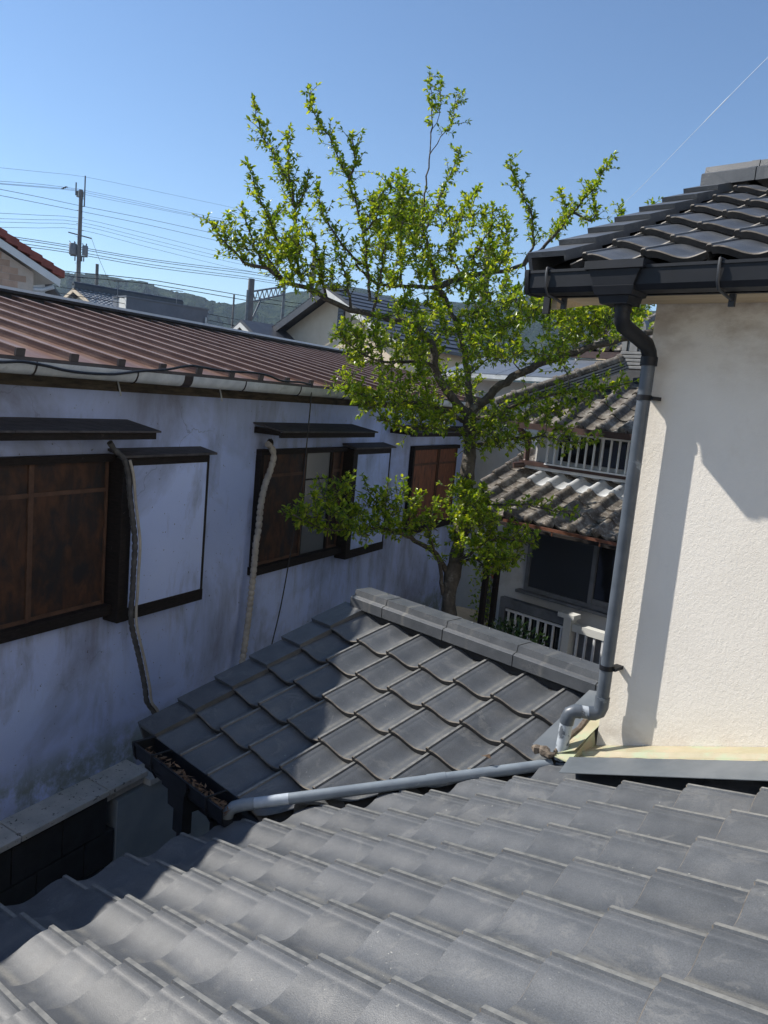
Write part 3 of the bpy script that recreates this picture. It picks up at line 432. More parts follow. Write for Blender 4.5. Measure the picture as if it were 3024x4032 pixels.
hb = MB()
cols_, rows_ = [], 14
ridge = [Vector(p) for p in D['hill']]
fine = []
for i in range(len(ridge)-1):
    for k in range(10): fine.append(ridge[i].lerp(ridge[i+1], k/10))
NR = 34
for i, p in enumerate(fine):
    u = Vector((p.x, p.y, 0)).normalized()
    for j in range(NR):
        t = j / (NR-1)
        d = -330 + 700 * t           # metres towards the camera -> away
        h = (p.z) * (math.exp(-((t-.47)/.26)**2)) if t < .47 else p.z * (1 - .35*(t-.47))
        h += (rnd.uniform(-2.2, 2.2) + 5*math.sin(i*.31+j*.7) * math.sin(j*.45)) * min(1, abs(t-.47)*9 + .28)
        q = u * (Vector((p.x,p.y,0)).length + d)
        hb.v.append(Vector((q.x + rnd.uniform(-4,4), q.y + rnd.uniform(-4,4), max(h, -1))))
for i in range(len(fine)-1):
    for j in range(NR-1):
        a = i*NR + j
        hb.f.append((a, a+1, a+NR+1, a+NR))
o = hb.build('hills', MT['forest'], smooth=80); o['kind'] = 'structure'

# ------------------------------------------------------------------ roof tile shapes
W = .28
PROF = [(-.006,.004),(-.006,.047),(-.001,.053),(.014,.053),(.017,.045),(.046,.045),(.048,.0435),(.060,.042),(.082,.0355),
        (.106,.0265),(.130,.017),(.155,.0095),(.178,.0055),(.198,.0055),(.220,.010),(.242,.0165),(.262,.023),(.279,.028)]
OLD = [(-.050,.010),(-.046,.036),(-.032,.060),(-.012,.072),(.010,.071),(.030,.058),(.047,.036),(.064,.016),(.088,.001),(.118,-.007),
       (.148,-.008),(.178,-.003),(.205,.006),(.228,.018)]

def tile_geo(prof, L, over=.05, th=.033, lift=.037, bead=None):
    b = MB(); n = len(prof); b.mi = {}
    rows = [(.0035, -th), (0, -.005), (.005, 0), (L*.5, 0), (L + over, 0)]
    for y, dz in rows:
        for x, z in prof: b.v.append(Vector((x, y, z + dz + lift*(1 - y/L))))
    for r in range(len(rows)-1):
        for i in range(n-1):
            a = r*n + i; b.f.append((a, a+1, a+n+1, a+n))
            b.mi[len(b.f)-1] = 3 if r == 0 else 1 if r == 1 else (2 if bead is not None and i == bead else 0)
    # underside lip and left side wall
    o = len(b.v)
    for x, z in prof: b.v.append(Vector((x, .07, z - th + lift*.75)))
    for i in range(n-1): b.f.append((i, o+i, o+i+1, i+1))
    o = len(b.v)
    b.v += [Vector((prof[-1][0], .0035, prof[-1][1]-th+lift)), Vector((prof[-1][0], L+over, prof[-1][1]-th))]
    b.f.append((n-1, 2*n-1, 3*n-1, 4*n-1, 5*n-1, o+1))
    return b

def slope_basis(wdir, up_h, t):
    """tile frame: x along the eave, y up the slope, z out of the roof"""
    x = Vector(wdir); y = Vector(up_h) * math.cos(t) + Vector((0,0,math.sin(t))); z = x.cross(y)
    return x, y, z

def clip_mesh(src, mat4, planes, name):
    """copy of a tile mesh cut by world planes (point, normal kept side); None if nothing is left"""
    bm = bmesh.new(); bm.from_mesh(src)
    inv = mat4.inverted()
    cut = False
    for p, nrm in planes:
        lp = inv @ Vector(p); ln = (inv.to_3x3() @ Vector(nrm)).normalized()
        ds = [(v.co - lp).dot(ln) for v in bm.verts]
        if not ds or max(ds) <= 0: bm.free(); return None
        if min(ds) < 0:
            bmesh.ops.bisect_plane(bm, geom=bm.verts[:] + bm.edges[:] + bm.faces[:], plane_co=lp, plane_no=ln, clear_inner=True)
            cut = True
    if not cut: bm.free(); return src
    if len(bm.faces) < 3: bm.free(); return None
    me = bpy.data.meshes.new(name); bm.to_mesh(me); bm.free()
    for k in src.materials:
        if len(me.materials) < len(src.materials): me.materials.append(k)
    return me

def lay_tiles(parent, name, me, org, wdir, uph, t, L, ks, rows, planes=(), width=W, mats=None, jit=.0018):
    x, y, z = slope_basis(wdir, uph, t)
    for i in rows:
        for k in ks:
            o = Vector(org) + x*(k*width) + y*(i*L) + z*rnd.uniform(-jit, jit) + x*rnd.uniform(-jit, jit)
            m = basis(x, y, z, o) @ Matrix.Rotation(rnd.uniform(-.004,.004), 4, 'Z')
            mm = me if mats is None else mats(k, i)
            mm = clip_mesh(mm, m, planes, name) if planes else mm
            if mm is not None: piece(name, mm, parent, m)

# ------------------------------------------------------------------ the cream house the roofs belong to
XC, YW = -1.79, 3.50
house = thing('cream_house', (XC, YW, 0), 'cream stucco house with dark grey tiled roofs stepping down in the foreground', 'house')
def nplane(x): return ZH - 2.036 + (x + 2.749)*math.tan(R(21.1))      # lower roof, rib tops
def mplane(y): return ZH - 1.974 + (y - 2.487)*math.tan(R(19.53))     # wing roof, rib tops
w = MB()
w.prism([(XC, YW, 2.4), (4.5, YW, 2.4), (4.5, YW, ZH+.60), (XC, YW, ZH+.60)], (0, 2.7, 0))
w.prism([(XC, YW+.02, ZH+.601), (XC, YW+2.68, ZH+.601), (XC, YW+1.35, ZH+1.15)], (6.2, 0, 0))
w.box((1.31, -6.0, 3.6), (4.49, YW-.001, 8.2))  # unseen wall block behind the camera, added to bounce sunlight into the shade
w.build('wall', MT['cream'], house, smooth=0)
# walls under the two lower roofs
w = MB(); w.box((-2.55, -6, 0), (3.5, 2.9, 2.45)); w.box((-3.55, 2.62, 0), (XC-.01, 5.1, 2.70))
w.build('lower_wall', MT['back_plaster'], house, smooth=0)

Ln, Lm, Lu = .2875, .2754, .265
tn, tm, tu = R(21.1), R(19.53), R(23.6)
HT = .088                                    # rib top above the tile's own origin
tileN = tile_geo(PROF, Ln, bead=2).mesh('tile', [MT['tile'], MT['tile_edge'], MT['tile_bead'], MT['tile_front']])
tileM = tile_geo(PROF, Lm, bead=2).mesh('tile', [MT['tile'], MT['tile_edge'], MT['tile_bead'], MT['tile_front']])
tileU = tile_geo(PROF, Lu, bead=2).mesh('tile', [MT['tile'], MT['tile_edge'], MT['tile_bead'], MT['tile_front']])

# lower roof: slopes down to -X, meets the wing roof in a valley
nz = Vector((-math.sin(tn), 0, math.cos(tn)))
org = Vector((-2.749, 1.0683, ZH-2.036)) - nz*HT
vdir = Vector((1, 1.088, 0)).normalized(); vn = Vector((vdir.y, -vdir.x, 0))   # vn points to the lower roof side
vp = Vector((-2.749, 2.312, 0))
dk = MB()
def npt(x, y, d): return Vector((x, y, nplane(x))) - nz*d
dk.obox([npt(-3.0,-6,.11), npt(1.6,-6,.11), npt(1.30,3.49,.11), npt(-3.0,2.0,.11), npt(-3.0,-6,.085), npt(1.6,-6,.085), npt(1.30,3.49,.085), npt(-3.0,2.0,.085)])
lroof = dk.build('lower_roof', MT['deck'], house, smooth=0)
lay_tiles(lroof, 'tile', tileN, org, (0,-1,0), (1,0,0), tn, Ln, range(-9, 8), range(-1, 13), planes=[(vp - vn*.028, vn), ((0, YW-.02, 0), (0,-1,0))])

# wing roof: ridge along X, slopes down to -Y
mz = Vector((0, -math.sin(tm), math.cos(tm)))
orgm = Vector((-3.039, 2.487, ZH-1.974)) - mz*HT
dk = MB()
def mpt(x, y, d): return Vector((x, y, mplane(y))) - mz*d
dk.obox([mpt(-3.95,2.2,.12), mpt(-1.81,2.2,.12), mpt(-1.81,3.9,.12), mpt(-3.95,3.9,.12), mpt(-3.95,2.2,.085), mpt(-1.81,2.2,.085), mpt(-1.81,3.9,.085), mpt(-3.95,3.9,.085)])
dk.obox([(-3.95,3.9,mplane(3.9)-.13),(-1.81,3.9,mplane(3.9)-.13),(-1.81,5.4,mplane(2.4)-.13),(-3.95,5.4,mplane(2.4)-.13),(-3.95,3.9,mplane(3.9)-.10),(-1.81,3.9,mplane(3.9)-.10),(-1.81,5.4,mplane(2.4)-.10),(-3.95,5.4,mplane(2.4)-.10)])
wroof = dk.build('wing_roof', MT['deck'], house, smooth=0)
lay_tiles(wroof, 'tile', tileM, orgm, (1,0,0), (0,1,0), tm, Lm, range(-3, 5), range(-1, 5), planes=[(vp - vn*.055, -vn), ((XC-.03,0,0), (-1,0,0)), ((0,3.87,0), (0,-1,0))])
# back slope of the wing
lay_tiles(wroof, 'tile', tileM, Vector((-1.85, 5.28, mplane(2.55)-.075)), (-1,0,0), (0,-1,0), tm, Lm, range(0, 8), range(0, 5), planes=[((0,3.98,0), (0,1,0))])

def verge_mesh(L):
    b = MB(); y1 = L + .05
    def ln(y): return .026*(1 - y/L)
    def slab(x0, x1, z0, z1):
        b.obox([(x0,0,z0+ln(0)),(x1,0,z0+ln(0)),(x1,y1,z0+ln(y1)),(x0,y1,z0+ln(y1)),(x0,0,z1+ln(0)),(x1,0,z1+ln(0)),(x1,y1,z1+ln(y1)),(x0,y1,z1+ln(y1))])
    slab(-.158, .026, .056, .080)
    slab(-.178, -.158, -.050, .080)
    slab(.018, .026, .034, .056)
    return b
def lay_verge(parent, L, org, wd, uh, t, rows):
    me = verge_mesh(L).mesh('verge_tile', MT['tile'])
    x, y, z = slope_basis(wd, uh, t)
    for i in rows:
        piece('verge_tile', me, parent, basis(x, y, z, Vector(org) + y*(i*L)))
lay_verge(wroof, Lm, orgm + Vector((-3*W - .008, 0, 0)), (1,0,0), (0,1,0), tm, range(-1, 5))

def ridge_mesh(L):
    b = MB()
    pr = [(-.116,-.022),(-.118,.046),(-.100,.056),(-.080,.058),(-.072,.098),(.072,.098),(.080,.058),(.100,.056),(.118,.046),(.116,-.022)]
    b.prism([(0, y, z) for y, z in pr], (L-.004, 0, 0))
    pr2 = [(y*1.02, z*1.025 if z > 0 else z) for y, z in pr]
    b.prism([(L-.05, y, z) for y, z in pr2], (.046, 0, 0))
    return b
screw = MB().ball((0,0,0), .007, (1,1,.7), 6, 4).mesh('screw', MT['steel'])
def lay_ridge(parent, xs, y, z):
    for i in range(len(xs)-1):
        me = ridge_mesh(xs[i+1]-xs[i]).mesh('ridge_tile', MT['tile'], smooth=25)
        o = piece('ridge_tile', me, parent, Matrix.Translation((xs[i], y, z)))
lay_ridge(wroof, [-3.985, -3.66, -3.105, -2.55, -1.995, -1.80], 3.925, ZH-1.497)
b = MB(); b.box((-3.95, 3.85, ZH-1.58), (-1.81, 4.0, ZH-1.49)); b.build('ridge_gap_fill', MT['deck'], wroof, smooth=0)  # dark box standing in for the black shaded gap under the ridge tiles
for xs in (-3.78, -3.70, -3.42, -3.0, -2.86, -2.42, -2.2):
    piece('screw', screw, wroof, Matrix.Translation((xs, 3.925+.05, ZH-1.497+.101)))

# upper roof over the cream wall
uz = Vector((0, -math.sin(tu), math.cos(tu)))
orgu = Vector((-1.98, 3.123, ZH+.702)) - uz*HT
uy0, uzz = 3.123, ZH + .702
def uplane(y): return uzz + (y - uy0)*math.tan(tu)
dk = MB()
def upt(x, y, d): return Vector((x, y, uplane(y))) - uz*d
dk.obox([upt(-2.24,3.17,.125), upt(1.30,3.17,.125), upt(1.30,4.85,.125), upt(-2.24,4.85,.125), upt(-2.24,3.17,.085), upt(1.30,3.17,.085), upt(1.30,4.85,.085), upt(-2.24,4.85,.085)])
dk.obox([(-2.24,4.85,uplane(4.85)-.14),(4.5,4.85,uplane(4.85)-.14),(4.5,6.53,uplane(3.17)-.14),(-2.24,6.53,uplane(3.17)-.14),(-2.24,4.85,uplane(4.85)-.10),(4.5,4.85,uplane(4.85)-.10),(4.5,6.53,uplane(3.17)-.10),(-2.24,6.53,uplane(3.17)-.10)])
uroof = dk.build('upper_roof', MT['deck'], house, smooth=0)
lay_tiles(uroof, 'tile', tileU, orgu, (1,0,0), (0,1,0), tu, Lu, range(-1, 12), range(0, 7), planes=[((1.30,0,0), (-1,0,0)), ((0,4.74,0), (0,-1,0)), ((-2.05,0,0), (1,0,0))])
lay_verge(uroof, Lu, orgu + Vector((-.115, 0, 0)), (1,0,0), (0,1,0), tu, range(0, 7))
lay_ridge(uroof, [-2.25, -1.93, -1.37, -.81, -.25, .31, .87, 1.29], 4.85, uplane(4.85)-.03)
# eave boards
b = MB(); b.box((-2.19, 3.23, ZH+.53), (1.30, 3.49, ZH+.55))
b.build('soffit', MT['wood_raw'], house, smooth=0)
b = MB(); b.box((-2.19, 3.205, ZH+.525), (1.30, 3.229, ZH+.64))
b.build('fascia', MT['black_plastic'], house, smooth=0)
b = MB(); b.prism([(-2.19, 3.50, ZH+.53), (-2.19, 3.24, ZH+.475), (-2.19, 3.24, ZH+.62), (-2.19, 4.85, ZH+1.36), (-2.19, 4.85, ZH+1.2)], (.03, 0, 0))
b.build('verge_board', MT['wood_raw'], house, smooth=0)
b = MB(); b.box((-2.225, 3.222, ZH+.455), (-2.191, 3.238, ZH+.60))
b.build('board_end', MT['black_plastic'], house, smooth=0)

# upper gutter
gy0, gy1 = 3.045, 3.175
gz = ZH + .622
b = MB()
prof = [(gy0, gz), (gy0, gz-.012), (gy0+.006, gz-.012), (gy0+.010, gz-.075), (gy0+.022, gz-.098), (gy1-.01, gz-.098), (gy1, gz-.03), (gy1, gz),
        (gy1-.005, gz), (gy1-.006, gz-.03), (gy1-.014, gz-.092), (gy0+.024, gz-.092), (gy0+.016, gz-.072), (gy0+.012, gz-.006), (gy0+.010, gz)]
b.prism([(-2.205, y, z) for y, z in prof], (3.50, 0, 0))
gut = b.build('gutter', MT['black_plastic'], house, smooth=20)
b = MB(); b.prism([(-2.22, y, z) for y, z in [(gy0-.004,gz+.004),(gy0-.004,gz-.014),(gy0+.005,gz-.078),(gy0+.018,gz-.103),(gy1-.008,gz-.103),(gy1+.004,gz-.03),(gy1+.004,gz+.004)]], (.022, 0, 0))
b.build('end_cap', MT['black_plastic'], gut, smooth=20)
for bx in (-2.10, -1.325, -.5):
    b = MB()
    b.tube([(bx, gy1+.02, gz-.02), (bx, gy1+.01, gz+.006), (bx, gy0-.004, gz+.006), (bx, gy0-.006, gz-.02), (bx, gy0+.002, gz-.08), (bx, gy0+.018, gz-.104), (bx, gy1+.03, gz-.125)], .0065, 6)
    b.box((bx-.012, gy1+.025, gz-.15), (bx+.012, gy1+.04, gz-.10))
    b.build('bracket', MT['bracket'], gut)
# hopper below the gutter
hx = -1.765
b = MB()
def ring(z, hw, y0, y1): return [(hx-hw, y0, z), (hx+hw, y0, z), (hx+hw, y1, z), (hx-hw, y1, z)]
lv = [(gz+.022,.135,gy0-.022,gy1+.004),(gz-.012,.135,gy0-.022,gy1+.004),(gz-.014,.118,gy0-.012,gy1+.003),(gz-.078,.092,gy0-.002,gy1+.003),(gz-.080,.098,gy0-.006,gy1+.003),(gz-.115,.086,gy0+.004,gy1+.002),(gz-.118,.072,gy0+.012,gy1),(gz-.150,.064,gy0+.02,gy1)]
for l in lv: b.v += [Vector(p) for p in ring(*l)]
for i in range(len(lv)-1):
    for k in range(4): b.f.append((i*4+k, i*4+(k+1)%4, (i+1)*4+(k+1)%4, (i+1)*4+k))
e = (len(lv)-1)*4; b.f.append((e, e+1, e+2, e+3))
b.build('hopper', MT['black_plastic'], gut, smooth=25)
# downpipe
PX, PY = -1.752, 3.425
dpr = .031
b = MB()
b.tube([(PX, PY, ZH+.27), (PX, PY, ZH-1.40)], dpr, 16)
dp = b.build('downpipe', MT['grey_pipe'], house)
oy = gy0 + .085
b = MB()
b.tube([(PX, oy, gz-.148), (PX, oy, gz-.178)], dpr+.006, 16)
b.tube([(PX, oy, gz-.17), (PX, oy, gz-.195), (PX, oy+.006, gz-.212), (PX, oy+.022, gz-.230), (PX, PY-.045, ZH+.335), (PX, PY-.012, ZH+.305), (PX, PY, ZH+.28), (PX, PY, ZH+.25)], dpr+.003, 16)
b.tube([(PX, PY, ZH+.285), (PX, PY, ZH+.245)], dpr+.007, 16)
b.build('offset_bend', MT['black_plastic'], dp)
for cz in (.10, -1.20):
    b = MB(); b.tube([(PX, PY, ZH+cz-.012), (PX, PY, ZH+cz+.012)], dpr+.004, 16)
    b.box((PX+.01, PY-.004, ZH+cz-.008), (PX+.048, PY+.075, ZH+cz+.008))
    b.build('pipe_clamp', MT['black_plastic'], dp)
# elbow towards the valley
ez = ZH - 1.40
b = MB()
b.tube([(PX, PY, ez+.05), (PX, PY, ez), (PX-.007, PY-.005, ez-.028), (PX-.024, PY-.018, ez-.04), (PX-.046, PY-.035, ez-.042)], dpr+.004, 16)
b.build('elbow', MT['grey_pipe'], dp)
b = MB(); b.tube([(PX-.042, PY-.032, ez-.042), (PX-.080, PY-.060, ez-.040)], dpr, 16)
b.build('pipe_stub', MT['white_primer'], dp)
b = MB()
b.tube([(PX-.074, PY-.056, ez-.041), (PX-.096, PY-.072, ez-.042), (PX-.114, PY-.086, ez-.055), (PX-.122, PY-.092, ez-.085), (PX-.124, PY-.093, ez-.11)], dpr+.004, 16)
b.build('elbow', MT['grey_pipe'], dp)
b = MB(); b.tube([(PX-.124, PY-.093, ez-.10), (PX-.130, PY-.098, ez-.30)], dpr, 16)
b.build('pipe_stub', MT['white_primer'], dp)
# pipe lying in the valley
va, vb = Vector((-2.955, 2.182, ZH-2.064)), Vector((-1.905, 3.300, ZH-1.728))
def vpt(t, dz=0): return va.lerp(vb, t) + Vector((0,0,dz))
b = MB()
b.tube([vpt(1.0), vpt(.7), vpt(.35), vpt(.03)], .028, 16)
vpipe = b.build('valley_pipe', MT['pale_pipe'], house)
b = MB()
b.tube([vpt(.05), vpt(.01), vpt(-.015,-.006), vpt(-.032,-.028), vpt(-.036,-.08)], .031, 16)
b.build('elbow', MT['pale_pipe'], vpipe)
b = MB(); b.tube([vpt(.051), vpt(.10), vpt(.16)], .0285, 16)
b.build('pipe_stub', MT['stub'], vpipe)
b = MB(); b.tube([vpt(.60), vpt(.66)], .0305, 16)
b.build('pipe_coupling', MT['pale_pipe'], vpipe)
# flashings
b = MB()
b.obox([npt(-1.74,3.085,-.004), npt(1.30,3.085,-.004), npt(1.30,3.285,-.022), npt(-1.80,3.285,-.022), npt(-1.74,3.085,-.007), npt(1.30,3.085,-.007), npt(1.30,3.285,-.025), npt(-1.80,3.285,-.025)])
fl = b.build('flashing', MT['flash_grey'], house, smooth=0)
b = MB()
def fstrip(y0, d0, y1, d1, x0, x1, th=.004):
    b.obox([npt(x0,y0,d0), npt(x1,y0,d0), npt(x1,y1,d1), npt(x0,y1,d1), npt(x0,y0,d0-th), npt(x1,y0,d0-th), npt(x1,y1,d1-th), npt(x0,y1,d1-th)])
fstrip(3.298,-.006, 3.36,-.006, -1.80, 1.30)
fstrip(3.362,-.006, 3.374,-.026, -1.80, 1.30)
fstrip(3.376,-.022, 3.498,-.024, -1.79, 1.30)
b.build('inner_flashing', MT['flash_cream'], fl, smooth=0)
b = MB()
b.tube([npt(-1.80 + i*.0475, 3.291 + rnd.uniform(-.003,.003), -.014 + rnd.uniform(-.003,.003)) for i in range(66)], [.008 + rnd.uniform(0,.004) for i in range(66)], 6)
b.build('mortar_bead', MT['mortar'], fl)
b = MB()
b.obox([mpt(-2.03,3.30,-.012), mpt(-1.90,3.28,-.03), mpt(-1.90,3.95,-.03), mpt(-2.03,3.82,-.012), mpt(-2.03,3.30,-.016), mpt(-1.90,3.28,-.034), mpt(-1.90,3.95,-.034), mpt(-2.03,3.82,-.016)])
b.build('flashing', MT['flash_grey'], house, smooth=0)
b = MB()
b.obox([mpt(-1.895,3.30,-.02), mpt(-1.80,3.33,-.06), mpt(-1.80,3.95,-.06), mpt(-1.895,3.92,-.02), mpt(-1.895,3.30,-.024), mpt(-1.80,3.33,-.064), mpt(-1.80,3.95,-.064), mpt(-1.895,3.92,-.024)])
b.build('flashing', MT['flash_cream'], house, smooth=0)
b = MB()
b.prism([npt(-1.79,3.25,-.004), mpt(-1.93,3.29,-.010), mpt(-1.895,3.42,-.024), mpt(-1.80,3.50,-.058), npt(-1.785,3.50,-.022)], (0,0,.004))
b.build('corner_flashing', MT['flash_cream'], house, smooth=0)
b = MB()
b.tube([mpt(-1.895 + rnd.uniform(-.006,.006), 3.30 + i*.04, -.032) for i in range(17)], [.012 + rnd.uniform(-.003,.006) for i in range(17)], 6)
b.build('mortar_bead', MT['mortar'], house)
b = MB()
b.tube([mpt(-2.01 + i*.02, 3.285 + rnd.uniform(-.012,.012), -.022) for i in range(7)], [.012,.026,.020,.030,.024,.018,.01], 7)
b.build('mortar_bead', MT['mortar'], house)

# gutter of the wing roof, with its hopper
my0, my1 = 2.062, 2.18
mgz = ZH - 2.036
b = MB()
b.prism([(-3.80, y - gy0 + my0, z - gz + mgz) for y, z in prof], (.87, 0, 0))
wg = b.build('wing_gutter', MT['black_plastic'], house, smooth=20)
b = MB(); b.prism([(-3.815, y - gy0 + my0, z - gz + mgz) for y, z in [(gy0-.004,gz+.004),(gy0-.004,gz-.014),(gy0+.005,gz-.078),(gy0+.018,gz-.103),(gy1-.008,gz-.103),(gy1+.004,gz-.03),(gy1+.004,gz+.004)]], (.02, 0, 0))
b.build('end_cap', MT['black_plastic'], wg, smooth=20)
for bx in (-3.60, -3.06):
    b = MB(); b.tube([(bx, my1+.02, mgz-.02), (bx, my1, mgz+.006), (bx, my0-.004, mgz+.006), (bx, my0-.006, mgz-.02), (bx, my0+.002, mgz-.08), (bx, my0+.03, mgz-.13)], .006, 6)
    b.build('bracket', MT['black_plastic'], wg)
b = MB(); hx2 = -3.36
def ring2(z, hw, y0, y1): return [(hx2-hw, y0, z), (hx2+hw, y0, z), (hx2+hw, y1, z), (hx2-hw, y1, z)]
lv = [(mgz+.006,.135,my0-.014,my0-.006),(mgz-.03,.135,my0-.014,my0-.006),(mgz-.075,.11,my0-.008,my1),(mgz-.10,.11,my0-.008,my1),(mgz-.105,.08,my0+.01,my1-.01),(mgz-.20,.075,my0+.012,my1-.01),(mgz-.215,.045,my0+.03,my1-.03),(mgz-.34,.045,my0+.03,my1-.03)]
for l in lv: b.v += [Vector(p) for p in ring2(*l)]
for i in range(len(lv)-1):
    for k in range(4): b.f.append((i*4+k, i*4+(k+1)%4, (i+1)*4+(k+1)%4, (i+1)*4+k))
b.build('hopper', MT['black_plastic'], wg, smooth=25)
b = MB(); b.tube([(hx2+.0,my0+.065,mgz-.33),(hx2,my0+.065,.2)], .033, 12)
b.tube([(-3.16,my0+.12,mgz-.2),(-3.16,my0+.12,.2)], .02, 10)
b.build('wing_downpipe', MT['black_plastic'], house)
# fascia under the wing and lower eaves
b = MB(); b.box((-3.9, 2.19, ZH-2.26), (-2.6, 2.215, ZH-2.10)); b.box((-2.93, -6, ZH-2.33), (-2.905, 2.1, ZH-2.20))
b.build('eave_board', MT['black_plastic'], house, smooth=0)

# dead leaves lying in the wing gutter
b = MB()
for i in range(240):
    c = Vector((rnd.uniform(-3.76,-2.95), rnd.uniform(my0+.025,my1-.03), mgz - rnd.uniform(.022,.06)))
    l = rnd.uniform(.012,.028); a = rnd.uniform(0, 6.28); wv = l*rnd.uniform(.25,.45)
    u = Vector((math.cos(a), math.sin(a), rnd.uniform(-.5,.6))).normalized(); v2 = u.cross(Vector((rnd.uniform(-.5,.5), rnd.uniform(-.5,.5), 1))).normalized()
    nn = u.cross(v2)
    b.add([c-u*l, c-v2*wv+nn*.003, c+u*l, c+v2*wv+nn*.003], [(0,1,2,3)])
o = b.build('dead_leaves', MT['dead_leaf'], smooth=0); o['kind'] = 'stuff'
tag(o, 'brown dead leaves lying in the black wing gutter', 'leaves')
b = MB()
c = Vector(mpt(-2.155, 3.10, -.02))
b.add([c+Vector(p) for p in [(-.03,-.012,0),(0,-.02,.012),(.028,0,.004),(.0,.02,.014),(-.02,.012,.002)]], [(0,1,2,3,4)])
b.add([c+Vector(p) for p in [(.01,-.03,0),(.03,-.02,.012),(.035,.01,.014)]], [(0,1,2)])
tag(b.build('fallen_leaf', MT['dead_leaf'], smooth=0), 'curled brown leaf caught on a wing roof tile edge', 'leaf')

# ------------------------------------------------------------------ the old plaster house along the left
AX = Vector((-.30332, .95289, 0)); NX = Vector((.95289, .30332, 0))
LS = 1.028
def LH(a, n, z): return (AX*a + NX*n + Vector((0, 0, z)))*LS + Vector((0, 0, ZH))
old = thing('plaster_house', LH(6.5, -6.5, -ZH), 'stained white plaster house with brown metal roof and wooden windows', 'house')
WN = -4.75
w = MB()
A0, A1 = -2.0, 13.85
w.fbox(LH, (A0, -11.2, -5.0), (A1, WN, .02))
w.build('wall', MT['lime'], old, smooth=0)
b = MB(); b.fbox(LH, (A0, WN+.002, -.155), (A1+.2, WN+.05, -.035))
b.build('fascia', MT['wood_fascia'], old, smooth=0)
b = MB(); b.fbox(LH, (A0, WN+.05, -.05), (A1+.2, -4.43, -.025))
b.build('soffit', MT['wood_dark'], old, smooth=0)
# metal roof: sheet + battens
EN, RN, EZ, RZ = -4.40, -7.98, .040, .70
b = MB()
b.add([LH(A0,EN,EZ), LH(A1+.25,EN,EZ), LH(A1+.25,RN,RZ), LH(A0,RN,RZ), LH(A0,EN,EZ-.03), LH(A1+.25,EN,EZ-.03), LH(A1+.25,RN,RZ-.03), LH(A0,RN,RZ-.03)],
      [(0,1,2,3),(7,6,5,4),(0,4,5,1),(1,5,6,2),(3,2,6,7)])
b.add([LH(A0,RN,RZ), LH(A1+.25,RN,RZ), LH(A1+.25,-11.5,.05), LH(A0,-11.5,.05)], [(0,1,2,3)])
mroof = b.build('metal_roof', MT['brown_metal'], old, smooth=0)
bl = math.hypot(EN-RN, RZ-EZ); ba = math.atan2(RZ-EZ, EN-RN)
bm_ = MB(); bm_.prism([(-.026,0,0),(.026,0,0),(.024,0,.045),(.030,0,.047),(.030,0,.053),(-.030,0,.053),(-.030,0,.047),(-.024,0,.045)], (0, bl-.08, 0))
bm_.mi = {i: (1 if i in (4, 5, 6, 7, 8) else 0) for i in range(10)}
bme = bm_.mesh('seam_batten', [MT['brown_metal'], MT['brown_cap']], smooth=0)
ye = -NX*math.cos(ba) + Vector((0,0,math.sin(ba)))
em = MB(); em.box((-.034,-.006,-.004),(.034,.012,.050)); eme = em.mesh('batten_end', MT['brown_dark'], smooth=0)
bx_, by_ = -AX, ye
bz_ = bx_.cross(by_)
if bz_.z < 0: bx_ = AX; bz_ = bx_.cross(by_)
for k in range(-11, 25):
    a = 3.421 + k*.4252
    if a < A0 + .2 or a > A1 + .2: continue
    m = basis(bx_, by_, bz_, LH(a, EN, EZ+.001))
    piece('seam_batten', bme, mroof, m)
    piece('batten_end', eme, mroof, m)
b = MB(); b.fbox(LH, (A0, EN-.006, EZ-.045), (A1+.25, EN+.014, EZ-.002))
b.build('drip_edge', MT['brown_dark'], mroof, smooth=0)
b = MB(); b.fbox(LH, (A0, RN-.16, RZ+.045), (A1+.25, RN+.16, RZ+.075)); b.fbox(LH, (A0, RN-.10, RZ-.02), (A1+.25, RN+.10, RZ+.045))
b.build('ridge_board', MT['brown_dark'], mroof, smooth=0)
b = MB(); b.fbox(LH, (A0, RN-.18, RZ+.075), (A1+.25, RN+.165, RZ+.105))
b.build('ridge_cap', MT['ridge_edge'], mroof, smooth=0)
# white half-round gutter
GN, GZ, GR = -4.345, .014, .058
b = MB()
N = 9; o0 = None
ringp = [(math.cos(math.pi + math.pi*k/N)*GR, math.sin(math.pi + math.pi*k/N)*GR*1.5) for k in range(N+1)]
ringi = [(x*.93, z*.93) for x, z in ringp][::-1]
b.prism([LH(A0, GN+x, GZ+z) for x, z in ringp+ringi], AX*(A1+.1-A0))
og = b.build('gutter', MT['white_pvc'], old)
for k, a in enumerate([3.02,3.46,4.33,5.61,6.48,7.35,8.22,9.1,10.0,10.9,11.8]):
    b = MB()
    b.tube([LH(a, EN-.03, EZ+.0)] + [LH(a, GN-math.cos(math.pi*t/8)*-(GR+.004)*-1, GZ-math.sin(math.pi*t/8)*(GR*1.5+.004)) for t in range(9)], .006, 6)
    b.build('bracket', MT['brown_dark'], og)
for a in (4.83, 8.9):
    b = MB()
    rp = [(x*1.06, z*1.06) for x, z in ringp]; ri = [(x*1.0, z*1.0) for x, z in ringp][::-1]
    b.prism([LH(a, GN+x, GZ+z) for x, z in rp+ri], AX*.10)
    b.build('coupler', MT['brown_dark'], og)
for a in (3.33, 4.52, 5.75):
    b = MB(); b.tube([LH(a, WN+.056, -.05), LH(a+.02, WN+.07, -.14), LH(a+.045, WN+.06, -.185)], .007, 6)
    b.build('strut', MT['white_pvc'], og)

